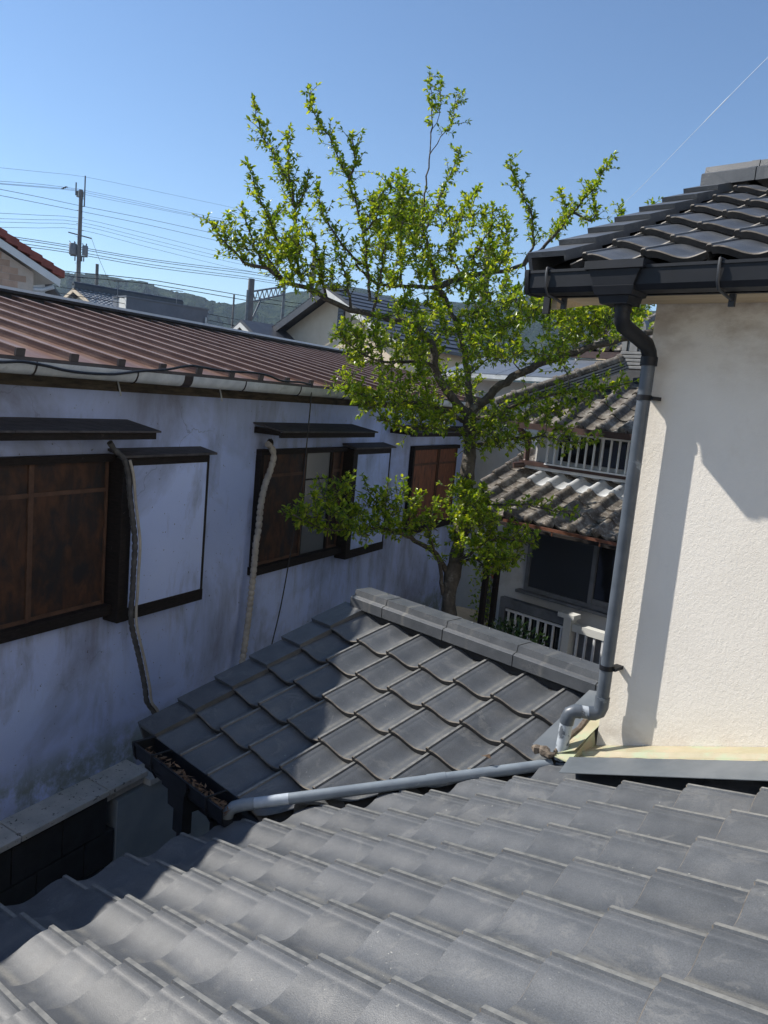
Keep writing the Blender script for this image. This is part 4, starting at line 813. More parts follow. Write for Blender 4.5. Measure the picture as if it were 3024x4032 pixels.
def shutter_window(a0, a1, z0, z1, muls, rail, glass_from=None, pm_='ply'):
    wd = MT['wood_dark']
    b = MB()
    t = .055
    b.fbox(LH, (a0-.04, WN+.002, z1), (a1+.02, WN+.075, z1+t)); b.fbox(LH, (a0-.06, WN+.002, z0-.085), (a1+.02, WN+.095, z0))
    b.fbox(LH, (a0-.04, WN+.002, z0), (a0+.012, WN+.07, z1))
    win = b.build('window', wd, old, smooth=0, bevel=.004)
    edges = [a0+.012] + muls + [a1]
    for i in range(len(edges)-1):
        e0, e1 = edges[i]+.004, edges[i+1]-.004
        dn = WN + (.030 if i % 2 else .018)
        isg = glass_from is not None and i == glass_from
        if isg:
            b = MB(); b.fbox(LH, (e0, WN+.003, z0), (e1, WN+.008, z1)); b.build('glass_pane', MT['frost'], win, smooth=0)
            b = MB()
            for h in (rail-.08, rail-.45): b.fbox(LH, (e0, WN+.009, h-.008), (e1, WN+.018, h+.008))
            b.fbox(LH, (e0, WN+.009, z0+.001), (e0+.03, WN+.022, z1-.001)); b.fbox(LH, (e1-.03, WN+.009, z0+.001), (e1, WN+.022, z1-.001))
            b.build('glazing_bar', wd, win, smooth=0)
        else:
            b = MB(); b.fbox(LH, (e0, WN+.004, z0+.001), (e1, dn, z1-.001))
            pn = b.build('shutter_panel', MT[pm_], win, smooth=0)
            b = MB()
            b.fbox(LH, (e0, dn+.001, rail-.016), (e1, dn+.012, rail+.016))
            b.fbox(LH, (e0, dn+.001, z0+.001), (e0+.022, dn+.016, z1-.002)); b.fbox(LH, (e1-.022, dn+.001, z0+.001), (e1, dn+.016, z1-.002))
            b.fbox(LH, (e0+.022, dn+.001, z0+.001), (e1-.022, dn+.010, z0+.03))
            b.build('panel_rail', MT['rail_wood'], pn, smooth=0)
    return win
def shutter_box(a0, a1, z0, z1, post=.11):
    wd = MT['wood_dark']; FN = -4.60
    b = MB()
    b.fbox(LH, (a0-.005, WN+.002, z0), (a1, FN-.012, z1)); 
    bxo = b.build('shutter_box', wd, old, smooth=0)
    b = MB(); b.fbox(LH, (a0+.002, FN-.010, z0+.045), (a1-.022, FN-.003, z1-.055)); b.build('plaster_panel', MT['lime_panel'], bxo, smooth=0)
    b = MB(); b.fbox(LH, (a0-post, WN+.003, z0-.06), (a0, FN+.012, z1+.01)); b.build('corner_post', wd, bxo, smooth=0, bevel=.004)
    b = MB(); b.fbox(LH, (a1-.022, WN+.003, z0-.003), (a1+.003, FN+.003, z1)); b.build('corner_post', wd, bxo, smooth=0)
    b = MB(); b.fbox(LH, (a0+.001, WN+.004, z0-.06), (a1+.006, FN+.008, z0+.044)); b.build('bottom_rail', wd, bxo, smooth=0, bevel=.004)
    b = MB(); b.fbox(LH, (a0+.001, FN-.011, z1-.054), (a1-.001, FN+.006, z1+.01)); b.build('top_rail', wd, bxo, smooth=0, bevel=.004)
    b = MB()
    b.obox([LH(a0-post-.015,WN+.001,z1+.05), LH(a1+.05,WN+.001,z1+.05), LH(a1+.05,FN+.05,z1+.015), LH(a0-post-.015,FN+.05,z1+.015), LH(a0-post-.015,WN+.001,z1+.072), LH(a1+.05,WN+.001,z1+.072), LH(a1+.05,FN+.05,z1+.035), LH(a0-post-.015,FN+.05,z1+.035)])
    b.build('box_cap', MT['hood_wood'], bxo, smooth=0, bevel=.003)
def hood(a0, a1, z):
    wd = MT['wood_dark']; HN = -4.40
    root = None
    nb = max(2, round((a1-a0)/.45))
    b = MB(); b.fbox(LH, (a0+.02, HN-.045, z), (a1-.02, HN-.012, z+.052))
    b.fbox(LH, (a0+.02, WN+.002, z+.02), (a0+.05, HN-.046, z+.08)); b.fbox(LH, (a1-.05, WN+.002, z+.02), (a1-.02, HN-.046, z+.08))
    root = b.build('window_hood', wd, old, smooth=0, bevel=.003)
    for i in range(nb):
        s0 = a0 + (a1-a0)*i/nb + .002; s1 = a0 + (a1-a0)*(i+1)/nb - .002
        zb, zf = z+.11, z+.055
        b = MB(); b.obox([LH(s0,WN+.001,zb), LH(s1,WN+.001,zb), LH(s1,HN+.02,zf), LH(s0,HN+.02,zf), LH(s0,WN+.001,zb+.016), LH(s1,WN+.001,zb+.016), LH(s1,HN+.02,zf+.014), LH(s0,HN+.02,zf+.014)])
        b.build('hood_board', MT['hood_wood'], root, smooth=0)
shutter_window(1.90, 4.50, -1.86, -.70, [2.84, 3.782], -.925)
shutter_box(4.63, 5.555, -1.945, -.675)
hood(1.2, 4.70, -.50)
shutter_window(6.49, 8.15, -1.86, -.70, [7.34, 7.92], -.925, glass_from=1)
shutter_box(8.28, 9.17, -1.95, -.675)
hood(6.37, 8.35, -.50)
shutter_window(10.1, 11.75, -1.86, -.72, [11.03], -.94, pm_='ply_red')
hood(9.36, 12.2, -.50)

# ledge of concrete slabs low on the wall, walls below it
joints = [1.0, 1.95, 2.80, 3.60, 4.43, 4.86]
for i in range(len(joints)-1):
    a0, a1 = joints[i]+.004, joints[i+1]-.004
    b = MB()
    b.obox([LH(a0,WN+.001,-3.40), LH(a1,WN+.001,-3.40), LH(a1,-4.49,-3.42), LH(a0,-4.49,-3.42), LH(a0,WN+.001,-3.345), LH(a1,WN+.001,-3.345), LH(a1,-4.49,-3.37), LH(a0,-4.49,-3.37)])
    b.build('ledge_slab', MT['concrete'], old, smooth=0, bevel=.006)
b = MB(); b.fbox(LH, (4.87, WN+.001, -3.52), (6.2, -4.47, -3.46))
b.build('ledge_slab', MT['concrete'], old, smooth=0, bevel=.006)
b = MB(); b.fbox(LH, (4.40, WN+.001, -3.50), (4.86, -4.54, -3.43)); b.build('ledge_shelf', MT['concrete'], old, smooth=0)
bl2 = MB()
for r in range(5):
    for c in range(10):
        a = .4 + c*.45 + (.22 if r % 2 else 0); z0 = -5.0 + r*.31
        if a + .1 > 4.52: continue
        q = MB(); q.fbox(LH, (a+.006, WN+.001, z0+.006), (min(a+.444, 4.53), -4.53, z0+.304)); q.build('wall_block', MT['block_dark'], old, smooth=0, bevel=.004)
b = MB(); b.fbox(LH, (4.55, WN+.001, -5.0), (6.2, -4.52, -3.53)); b.build('pale_panel', MT['pale_panel'], old, smooth=0)

# hoses and cables
def cable(name, pts, r, mat, label, cat='cable', n=8, sub=4, rib=0):
    P_ = [Vector(p) for p in pts]; q = []
    for i in range(len(P_)-1):
        p0, p1, p2, p3 = P_[max(i-1,0)], P_[i], P_[i+1], P_[min(i+2,len(P_)-1)]
        for k in range(sub):
            t = k/sub
            q.append(.5*((2*p1)+(-p0+p2)*t+(2*p0-5*p1+4*p2-p3)*t*t+(-p0+3*p1-3*p2+p3)*t**3))
    q.append(P_[-1])
    if rib:
        L_ = 0; rs = []; qq = []
        for i in range(len(q)-1):
            nseg = max(1, int((q[i+1]-q[i]).length/rib))
            for k in range(nseg): qq.append(q[i].lerp(q[i+1], k/nseg))
        q = qq
        rs = [r*(1.0 if i % 4 < 3 else .78)*(1 + .04*math.sin(i*1.7)) for i in range(len(q))]
    else: rs = r
    return tag(MB().tube(q, rs, n).build(name, mat), label, cat)
cable('conduit_hose', CABLE1, .024, MT['hose_dark'], 'thick dark hose bundle hanging down beside the near shutter box', 'hose', rib=.015)
cable('conduit_hose', [(p[0]+.03, p[1]+.03, p[2]) for p in CABLE1[2:]], .012, MT['hose'], 'thin pale tube running along the dark hose bundle', 'hose')
cable('conduit_hose', CABLE2, .034, MT['hose'], 'cream taped hose running down left of the middle window', 'hose', rib=.014)
b = MB(); b.tube([LH(6.665, WN-.01, -.59), LH(6.665, WN+.02, -.59)], .05, 12); b.build('hose_hole', MT['wood_dark'], old)
cable('drop_cable', CABLE3, .0065, MT['rubber'], 'thin black cable hanging from the gutter past the middle window')
cable('gutter_cable', CABLE4, .010, MT['rubber'], 'black cable draped along the white gutter')

# ------------------------------------------------------------------ traditional tiled house behind the wing
back = thing('tiled_house', (-4.6, 8.3, 0), 'white two storey house with weathered grey pantiled roofs behind the downpipe', 'house')
tl, th_ = R(23.8), R(30)
w = MB(); w.box((-5.50, 7.70, 0), (2.0, 13, ZH-1.0)); w.box((-5.55, 8.25, ZH-1.0), (2.0, 13, ZH-.12))
w.build('wall', MT['back_plaster'], back, smooth=0)
LB = .2713; WB = .275
lz = Vector((0, -math.sin(tl), math.cos(tl)))
oldL = tile_geo([(x*WB/.27, z) for x, z in OLD], LB, lift=.022).mesh('tile', [MT['old_tile']]*4, smooth=60)
newL = tile_geo([(x*WB/.27, z) for x, z in OLD], LB, lift=.022).mesh('tile', [MT['new_tile']]*4, smooth=60)
def eave_tile(L):
    b = tile_geo([(x*WB/.27, z) for x, z in OLD], L, lift=.022)
    b.ball((-.002, -.014, .048), .056, (1,.55,1), 12, 8)
    for i in range(6): pass
    return b.mesh('eave_tile', [MT['old_tile']]*4, smooth=60)
eaveL = eave_tile(LB)
orgl = Vector((-4.815, 7.168, ZH-1.156)) - lz*.072
def lplane(y): return ZH-1.156 + (y-7.168)*math.tan(tl)
dk = MB()
dk.obox([(-5.86,7.25,lplane(7.25)-.13),(2,7.25,lplane(7.25)-.13),(2,8.7,lplane(8.7)-.13),(-5.86,8.7,lplane(8.7)-.13),(-5.86,7.25,lplane(7.25)-.09),(2,7.25,lplane(7.25)-.09),(2,8.7,lplane(8.7)-.09),(-5.86,8.7,lplane(8.7)-.09)])
br_ = dk.build('lower_roof', MT['deck'], back, smooth=0)
def pick(k, i): return eaveL if i == 0 else (newL if (i == 3 and k > -3) else oldL)
lay_tiles(br_, 'tile', oldL, orgl, (1,0,0), (0,1,0), tl, LB, range(-4, 9), range(0, 5), planes=[((-5.93,0,0),(1,0,0)), ((-5.9,7.66,0), (1,1.05,0)), ((0,8.24,0),(0,-1,0))], width=WB, mats=pick, jit=.004)
lay_tiles(br_, 'tile', oldL, orgl, (1,0,0), (0,1,0), tl, LB, range(-4, -2), range(4, 6), planes=[((-5.93,0,0),(1,0,0)), ((-5.56,0,0),(-1,0,0)), ((0,8.25,0),(0,1,0))], width=WB, jit=.004)
b = MB(); b.box((-5.62, 8.12, lplane(8.17)-.005), (2, 8.249, lplane(8.17)+.03)); b.build('flashing', MT['alu'], back, smooth=0)
b = MB(); b.box((-5.68, 8.10, lplane(8.17)+.035), (2, 8.24, lplane(8.17)+.085)); b.build('sill_board', MT['gutter_brown'], back, smooth=0)
# upper slope
hz = Vector((0, -math.sin(th_), math.cos(th_)))
orgh = Vector((-5.346, 7.915, ZH-.119)) - hz*.072
def hplane(y): return ZH-.119 + (y-7.915)*math.tan(th_)
oldH = oldL; eaveH = eaveL
dk = MB()
dk.obox([(-5.95,7.98,hplane(7.98)-.13),(2,7.98,hplane(7.98)-.13),(2,9.6,hplane(9.6)-.13),(-5.0,9.6,hplane(9.6)-.13),(-5.95,7.98,hplane(7.98)-.09),(2,7.98,hplane(7.98)-.09),(2,9.6,hplane(9.6)-.09),(-5.0,9.6,hplane(9.6)-.09)])
bu = dk.build('upper_roof', MT['deck'], back, smooth=0)
hipn = Vector((1.0, -1.15, 0)).normalized()     # keeps the side right of the descending ridge
lay_tiles(bu, 'tile', oldH, orgh, (1,0,0), (0,1,0), th_, LB, range(-2, 10), range(0, 7), planes=[((-5.86,7.96,0), hipn), ((0,9.5,0),(0,-1,0))], width=WB, mats=lambda k,i: eaveH if i == 0 else oldH, jit=.004)
# descending ridge
h0 = Vector((-5.93, 7.93, hplane(7.93)+.02)); h1 = Vector((-4.86, 8.95, hplane(8.95)+.09))
hd = (h1-h0); hl = hd.length; hu = hd.normalized(); hs = hu.cross(Vector((0,0,1))).normalized(); hup = hs.cross(hu)
for c in range(4):
    b = MB(); wv = .105 - c*.008; z0 = c*.032
    b.obox([h0+hs*-wv+hup*z0, h0+hs*wv+hup*z0, h1+hs*wv+hup*z0, h1-hs*wv+hup*z0, h0-hs*wv+hup*(z0+.02), h0+hs*wv+hup*(z0+.02), h1+hs*wv+hup*(z0+.02), h1-hs*wv+hup*(z0+.02)])
    b.obox([h0+hs*-(wv-.02)+hup*(z0+.021), h0+hs*(wv-.02)+hup*(z0+.021), h1+hs*(wv-.02)+hup*(z0+.021), h1-hs*(wv-.02)+hup*(z0+.021), h0-hs*(wv-.02)+hup*(z0+.031), h0+hs*(wv-.02)+hup*(z0+.031), h1+hs*(wv-.02)+hup*(z0+.031), h1-hs*(wv-.02)+hup*(z0+.031)])
    b.mi = {i: (1 if i >= 6 else 0) for i in range(12)}
    b.build('ridge_course', [MT['oni'], MT['deck']], bu, smooth=0)
nseg = 6
for i in range(nseg):
    p0 = h0 + hu*(hl*i/nseg) + hup*.15; p1 = h0 + hu*(hl*(i+1)/nseg-.004) + hup*.15
    b = MB(); b.tube([p0, p1], .056, 12); b.tube([p1 - hu*.05, p1], .074, 12)
    b.build('ridge_cap', MT['old_tile'], bu)
# end tile (arched, with a raised arch line) and its stacked base
oc = h1 + Vector((.09, .02, .02))
fx = Vector((1,0,0)); 
b = MB()
arch = [(-.14,0),(.14,0),(.14,.26)] + [(math.cos(a)*.14, .26+math.sin(a)*.14) for a in [math.pi*k/10 for k in range(1,10)]] + [(-.14,.26)]
b.prism([oc + Vector((x, -.10, z+.21)) for x, z in arch], (0, .12, 0))
on_ = b.build('end_tile', MT['oni'], bu)
b = MB()
pa = [oc + Vector((x, -.104, z+.21)) for x, z in [(-.07,.0),(-.07,.20)] + [(math.cos(math.pi-math.pi*k/8)*.07, .22+math.sin(math.pi*k/8)*.07) for k in range(9)] + [(.07,.20),(.07,.0)]]
b.tube(pa, .008, 6); b.build('arch_line', MT['deck'], on_)
for c in range(5):
    b = MB(); wv = .19 - .012*c
    b.box(oc + Vector((-wv, -.10-.004*c, .0+c*.042)), oc + Vector((wv, .12, .036+c*.042))); b.build('base_course', MT['oni'], on_, smooth=0, bevel=.006)
# gutters
b = MB(); b.box((-5.72, 7.83, ZH-.235), (2, 7.93, ZH-.165)); bg = b.build('upper_gutter', MT['gutter_brown'], back, smooth=0)
b = MB(); b.tube([(-5.62,7.9,ZH-.22),(-5.62,8.05,ZH-.30),(-5.62,8.17,ZH-.36),(-5.62,8.17,ZH-.62),(-5.62,8.12,ZH-.68),(-5.70,8.02,ZH-.70)], .038, 12); b.build('downpipe', MT['gutter_brown'], back)
b = MB(); b.box((-5.05, 7.03, ZH-1.245), (2, 7.055, ZH-1.215)); b.build('lower_gutter', MT['copper'], back, smooth=0)
for gx in (-4.42, -3.86, -3.3):
    b = MB(); b.tube([(gx,7.04,ZH-1.245),(gx,7.05,ZH-1.29)], .008, 6); b.build('gutter_hook', MT['copper'], back)
b = MB(); b.box((-5.5, 7.10, ZH-1.30), (2, 7.69, ZH-1.27)); b.build('soffit', MT['wood_dark'], back, smooth=0)
b = MB(); b.box((-5.55, 7.95, ZH-.225), (2, 8.249, ZH-.19)); b.build('soffit', MT['back_plaster'], back, smooth=0)
# barred upper window
b = MB(); b.box((-5.28,8.225,ZH-.63),(-4.0,8.249,ZH-.245)); win = b.build('window', MT['white_bar'], back, smooth=0)
for x0, x1 in ((-5.19,-4.66),(-4.62,-4.04)):
    b = MB(); b.box((x0,8.20,ZH-.58),(x1,8.222,ZH-.27)); b.build('pane', MT['glass'], win, smooth=0)
for i in range(13):
    x = -5.29 + i*.104
    b = MB(); b.box((x-.010,8.10,ZH-.625),(x+.010,8.12,ZH-.26)); b.build('window_bar', MT['white_bar'], win, smooth=0)
b = MB(); b.box((-5.31,8.095,ZH-.645),(-3.9,8.125,ZH-.626)); b.box((-5.31,8.095,ZH-.259),(-3.9,8.125,ZH-.24)); b.build('grille_rail', MT['white_bar'], win, smooth=0)
# lower window
b = MB(); x0, x1, z0, z1 = -5.05, -3.0, ZH-2.05, ZH-1.34
b.box((x0-.05,7.66,z0-.05),(x1,7.699,z0)); b.box((x0-.05,7.66,z1),(x1,7.699,z1+.05)); b.box((x0-.05,7.66,z0+.001),(x0,7.698,z1-.001)); b.box((-4.255,7.655,z0+.001),(-4.205,7.697,z1-.001)); b.box((-4.204,7.665,z0+.001),(x1,7.69,z0+.06))
win = b.build('window', MT['alu_dark'], back, smooth=0)
b = MB(); b.box((x0+.001,7.675,z0+.001),(-4.256,7.685,z1-.001)); b.build('pane', MT['screen'], win, smooth=0)
b = MB(); b.box((-4.203,7.681,z0+.061),(x1,7.69,z1-.001)); b.build('pane', MT['glass'], win, smooth=0)
b = MB(); b.box((x0-.12,7.60,z0-.085),(x1,7.699,z0-.052)); b.build('sill', MT['alu_dark'], win, smooth=0)
# balcony rail / grille below
b = MB(); b.box((-5.24,7.42,ZH-2.30),(-4.36,7.50,ZH-2.19)); b.box((-5.24,7.42,ZH-2.90),(-5.16,7.50,ZH-2.301)); b.box((-5.235,7.5,ZH-2.9),(-3.2,7.69,ZH-2.32))
gr = b.build('window_grille', MT['alu_dark'], back, smooth=0)
b = MB(); b.box((-4.35,7.38,ZH-2.95),(-4.26,7.50,ZH-2.20)); b.box((-4.42,7.36,ZH-2.20),(-4.22,7.50,ZH-2.15)); b.build('grille_post', MT['white_far'], gr, smooth=0)
b = MB(); b.box((-4.25,7.40,ZH-2.33),(-3.2,7.50,ZH-2.25)); b.build('grille_board', MT['white_far'], gr, smooth=0)
b = MB(); b.box((-5.15,7.45,ZH-2.9),(-4.36,7.455,ZH-2.31)); b.build('pane', MT['glass'], gr, smooth=0)
for i in range(19):
    x = -5.10 + i*.102
    if -4.37 < x < -4.24: continue
    b = MB(); b.box((x-.011,7.41,ZH-2.95),(x+.011,7.432,ZH-2.335)); b.build('grille_bar', MT['white_bar'], gr, smooth=0)
b = MB(); b.box((-5.14,7.405,ZH-2.334),(-4.36,7.436,ZH-2.31)); b.build('grille_rail', MT['white_bar'], gr, smooth=0)

# ------------------------------------------------------------------ tree
tree = thing('garden_tree', Vector(TREE[0][0][0]) * 1, 'pruned garden tree with bright spring leaves rising behind the wing ridge', 'tree')
tree.location = (TREE[0][0][0][0], TREE[0][0][0][1], 0)
def smooth_path(P_, step=.05):
    q = []
    for i in range(len(P_)-1):
        p0, p1, p2, p3 = P_[max(i-1,0)], P_[i], P_[i+1], P_[min(i+2,len(P_)-1)]
        n_ = max(1, int((p2-p1).length/step))
        for k in range(n_):
            t = k/n_
            q.append(.5*((2*p1)+(-p0+p2)*t+(2*p0-5*p1+4*p2-p3)*t*t+(-p0+3*p1-3*p2+p3)*t**3))
    q.append(P_[-1]); return q
wood = MB(); leaf = MB()
skel = []           # (point, radius)
shoots = []         # leafy paths (pts, start, density)
for pts, r0, r1, lf, dens in TREE:
    P_ = [Vector(p) for p in pts]
    if r0 > .09: P_[0].z = 0.0
    q = smooth_path(P_, .06 if r0 < .05 else .09)
    n_ = len(q)
    jit = .012 if r0 < .09 else .006
    q = [p + Vector((rnd.uniform(-jit,jit), rnd.uniform(-jit,jit), rnd.uniform(-jit,jit))) if 0 < i < n_-1 else p for i, p in enumerate(q)]
    rs = [r0 + (r1-r0)*(i/max(1,n_-1))**.8 for i in range(n_)]
    if r0 > .09: rs = [r*(1 + .13*math.sin(i*1.3) + .07*math.sin(i*2.9+1) + .35*max(0, 1-i*.09/1.2)) for i, r in enumerate(rs)]
    wood.tube(q, rs, 10 if r0 > .04 else 6)
    for p, r in zip(q, rs): skel.append((p, r))
    if lf < 1: shoots.append((q, lf, dens))
# secondary branches grown to the crown's points
order = sorted(ATTR, key=lambda p: min((Vector(p)-s[0]).length for s in skel))
for a in order:
    a = Vector(a)
    best = min(skel, key=lambda s: (s[0]-a).length + (.5*max(0, s[0].z - a.z)) + (0 if s[1] < .07 else .25))
    p0 = best[0]; d = (a-p0).length
    if d < .06: continue
    mid = p0.lerp(a, .5) + Vector((rnd.uniform(-.1,.1), rnd.uniform(-.1,.1), -.10*d + rnd.uniform(-.05,.05)))
    q = smooth_path([p0, mid, a, a + (a-mid).normalized()*.08 + Vector((0,0,.06))], .05)
    r0 = min(best[1]*.7, .005 + .010*d)
    rs = [r0 + (.003-r0)*i/(len(q)-1) for i in range(len(q))]
    wood.tube(q, rs, 5)
    for i, (p, r) in enumerate(zip(q, rs)):
        if i % 2: skel.append((p, r))
    shoots.append((q, .25, 1.0))
def add_leaf(p, d, L_, up):
    d = d.normalized()
    s = d.cross(up)
    if s.length < 1e-3: s = d.orthogonal()
    s.normalize(); nn = s.cross(d)
    w_ = L_*.25
    leaf.add([p, p + d*L_*.38 + s*w_ + nn*L_*.06, p + d*L_*.72 + s*w_*.8 + nn*L_*.02, p + d*L_ - nn*L_*.10, p + d*L_*.72 - s*w_*.8 + nn*L_*.02, p + d*L_*.38 - s*w_ + nn*L_*.06, p + d*L_*.5 - nn*L_*.03],
             [(0,6,1),(1,6,2),(2,6,3),(0,5,6),(5,4,6),(4,3,6)])
def rv(): 
    while True:
        v = Vector((rnd.uniform(-1,1), rnd.uniform(-1,1), rnd.uniform(-1,1)))
        if .1 < v.length < 1: return v.normalized()
def spur(p, d, L_):
    """short twig with leaves along it and a rosette at the end"""
    d = (d + Vector((0,0,.25))).normalized()
    e = p + d*L_
    if L_ > .035: wood.tube([p, p.lerp(e,.5) + rv()*.006, e], [.0035,.003,.002], 4, False)
    nl = 2 + int(L_/.026)
    for i in range(nl):
        t = (i+.6)/nl
        ld = (d*.5 + rv()).normalized()
        add_leaf(p.lerp(e, t), ld, rnd.uniform(.026,.054), Vector((0,0,1)) + rv()*.5)
    for i in range(rnd.randint(3,5)):
        ld = (d*1.1 + rv()*.95).normalized()
        add_leaf(e, ld, rnd.uniform(.034,.062), Vector((0,0,1)) + rv()*.5)
for q, lf, dens in shoots:
    n_ = len(q)
    tot = sum((q[i+1]-q[i]).length for i in range(n_-1)); acc = 0; carry = 0
    for i in range(n_-1):
        seg = q[i+1]-q[i]; sl_ = seg.length
        if sl_ < 1e-5: continue
        t = acc/tot; acc += sl_
        if t < lf: continue
        carry += sl_*dens*62
        while carry > 1:
            carry -= 1
            side = rv(); dd = seg.normalized(); side = (side - dd*side.dot(dd)*.6 + dd*.35)
            p = q[i].lerp(q[i+1], rnd.random())
            spur(p, side, rnd.choice((.015,.02,.03,.04,.05,.07,.10,.15,.22)) * (1.2 - .7*t))
    spur(q[-1], (q[-1]-q[-2]), .03)
print('leaves', len(leaf.f)//6)
tk = wood.build('trunk', MT['bark'], tree, smooth=60)
lo_ = leaf.build('crown', MT['leaf'], tree, smooth=0); lo_['kind'] = 'stuff'

# ------------------------------------------------------------------ small garden things beyond the ridge
def bush(name, c, rad, n, label, mat='leaf_dark', sz=.05):
    t = thing(name, (c[0], c[1], 0), label, 'shrub')
    lf_ = MB(); st = MB(); c = Vector(c)
    for i in range(9):
        e = c + rv()*rad*.8
        st.tube([Vector((c.x,c.y,0)), Vector((c.x,c.y,c.z*.5)) + rv()*.05, e], [.012,.009,.003], 5)
    st.build('stem', MT['bark'], t)
    for i in range(n):
        v = rv(); p = c + Vector((v.x*1.0, v.y*1.0, v.z*.85))*rad*(rnd.random()**.4)*(1+.25*math.sin(v.x*7)*math.cos(v.z*5))
        d = (v + rv()*.8).normalized(); s = d.cross(rv()).normalized(); L_ = sz*rnd.uniform(.6,1.2)
        lf_.add([p, p+d*L_*.5+s*L_*.22, p+d*L_, p+d*L_*.5-s*L_*.22], [(0,1,2,3)])
    o = lf_.build('foliage', MT[mat], t, smooth=0); o['kind'] = 'stuff'
    return t
bush('garden_shrub', (-4.12, 6.05, 2.70), .36, 2400, 'dark leafy shrub behind the wing ridge below the grey window')
t = thing('flowering_plant', (-5.83, 8.0, 0), 'red flowered plant between the dark posts by the tree trunk', 'plant')
b = MB(); f = MB(); lf_ = MB(); c = Vector((-5.83, 8.0, 2.85))
for i in range(6): b.tube([(c.x,c.y,0), c + Vector((rnd.uniform(-.1,.1), rnd.uniform(-.1,.1), rnd.uniform(-.2,.1)))], .006, 5)
b.build('stem', MT['bark'], t)
for i in range(60):
    p = c + Vector((rnd.uniform(-.10,.10), rnd.uniform(-.10,.10), rnd.uniform(-.02,.14))); d = rv(); s = d.orthogonal().normalized()
    f.add([p, p+d*.015+s*.012, p+d*.035, p+d*.015-s*.012], [(0,1,2,3)])
o = f.build('blossom', MT['flower_red'], t, smooth=0); o['kind'] = 'stuff'
for i in range(420):
    p = c + Vector((rnd.uniform(-.2,.2), rnd.uniform(-.2,.2), rnd.uniform(-.8,.0))); d = rv(); s = d.orthogonal().normalized()
    lf_.add([p, p+d*.03+s*.012, p+d*.06, p+d*.03-s*.012], [(0,1,2,3)])
o = lf_.build('foliage', MT['leaf'], t, smooth=0); o['kind'] = 'stuff'
for (p0, p1), lab in ((D['post'], 'dark wooden post standing just right of the tree trunk'), (D['post2'], 'black post at the corner of the white tiled house')):
    x, y = (p0[0]+p1[0])/2, (p0[1]+p1[1])/2
    b = MB(); b.box((x-.028,y-.028,0),(x+.028,y+.028,3.55)); b.box((x-.034,y-.034,3.551),(x+.034,y+.034,3.57))
    tag(b.build('garden_post', MT['wood_dark'], smooth=0, bevel=.006), lab, 'post')
t = thing('storage_box', (-5.95, 7.55, 0), 'low pale box with a flat lid against the plaster wall', 'box')
b = MB(); b.fbox(LH, (8.95,-3.55,-5.0),(9.5,-3.05,-2.72)); b.build('body', MT['cream_far'], t, smooth=0, bevel=.01)
b = MB(); b.fbox(LH, (8.90,-3.60,-2.72),(9.55,-3.00,-2.66)); b.build('lid', MT['wood_raw'], t, smooth=0, bevel=.008)

# ------------------------------------------------------------------ houses further back
def slab4(p, th):
    p = [Vector(q) for q in p]
    return p + [q + Vector((0,0,th)) for q in p]
# cream house with a gable towards the plaster roof
ax, ay, az = D['h5_apex']
pit = .475
t = thing('gabled_house', (ax, ay+4, 0), 'cream gabled house with dark slate roof behind the brown metal roof', 'house')
hw = 4.5
b = MB(); b.prism([(ax-3.7,ay+.7,0),(ax+hw,ay+.7,0),(ax+hw,ay+.7,az-.25-hw*pit),(ax,ay+.7,az-.25),(ax-3.7,ay+.7,az-.25-3.7*pit)], (0,8.0,0)); b.build('wall', MT['cream_far'], t, smooth=0)
for sgn, wdt in ((-1, 4.5), (1, 5.3)):
    b = MB(); b.obox(slab4([(ax,ay,az-.16),(ax+sgn*wdt,ay,az-.16-wdt*pit),(ax+sgn*wdt,ay+9.2,az-.16-wdt*pit),(ax,ay+9.2,az-.16)], .14))
    rf = b.build('roof_slope', MT['slate_far'], t, smooth=0)
    for i in range(int(wdt/.45)):
        d = .45*(i+1)
        b = MB(); b.obox(slab4([(ax+sgn*(d-.45),ay-.01,az-.015-(d-.45)*pit-.01),(ax+sgn*d,ay-.01,az+.012-d*pit),(ax+sgn*d,ay+9.21,az+.012-d*pit),(ax+sgn*(d-.45),ay+9.21,az-.015-(d-.45)*pit-.01)], .018)); b.build('slate_course', MT['slate_far'], rf, smooth=0)
    b = MB(); b.obox(slab4([(ax,ay-.05,az-.42),(ax+sgn*wdt,ay-.05,az-.42-wdt*pit),(ax+sgn*wdt,ay-.012,az-.42-wdt*pit),(ax,ay-.012,az-.42)], .26)); b.build('bargeboard', MT['white_far'] if sgn > 0 else MT['slate_far'], rf, smooth=0)
vx, vz_ = D['h5_vent'][0], D['h5_vent'][2]
b = MB(); b.box((vx-.22,ay+.64,vz_-.75),(vx+.22,ay+.699,vz_+.75)); vt = b.build('gable_vent', MT['slate_far'], t, smooth=0)
for i in range(9):
    b = MB(); b.box((vx-.19,ay+.60,vz_-.66+i*.15),(vx+.19,ay+.639,vz_-.58+i*.15)); b.build('louvre', MT['grey_far'], vt, smooth=0)
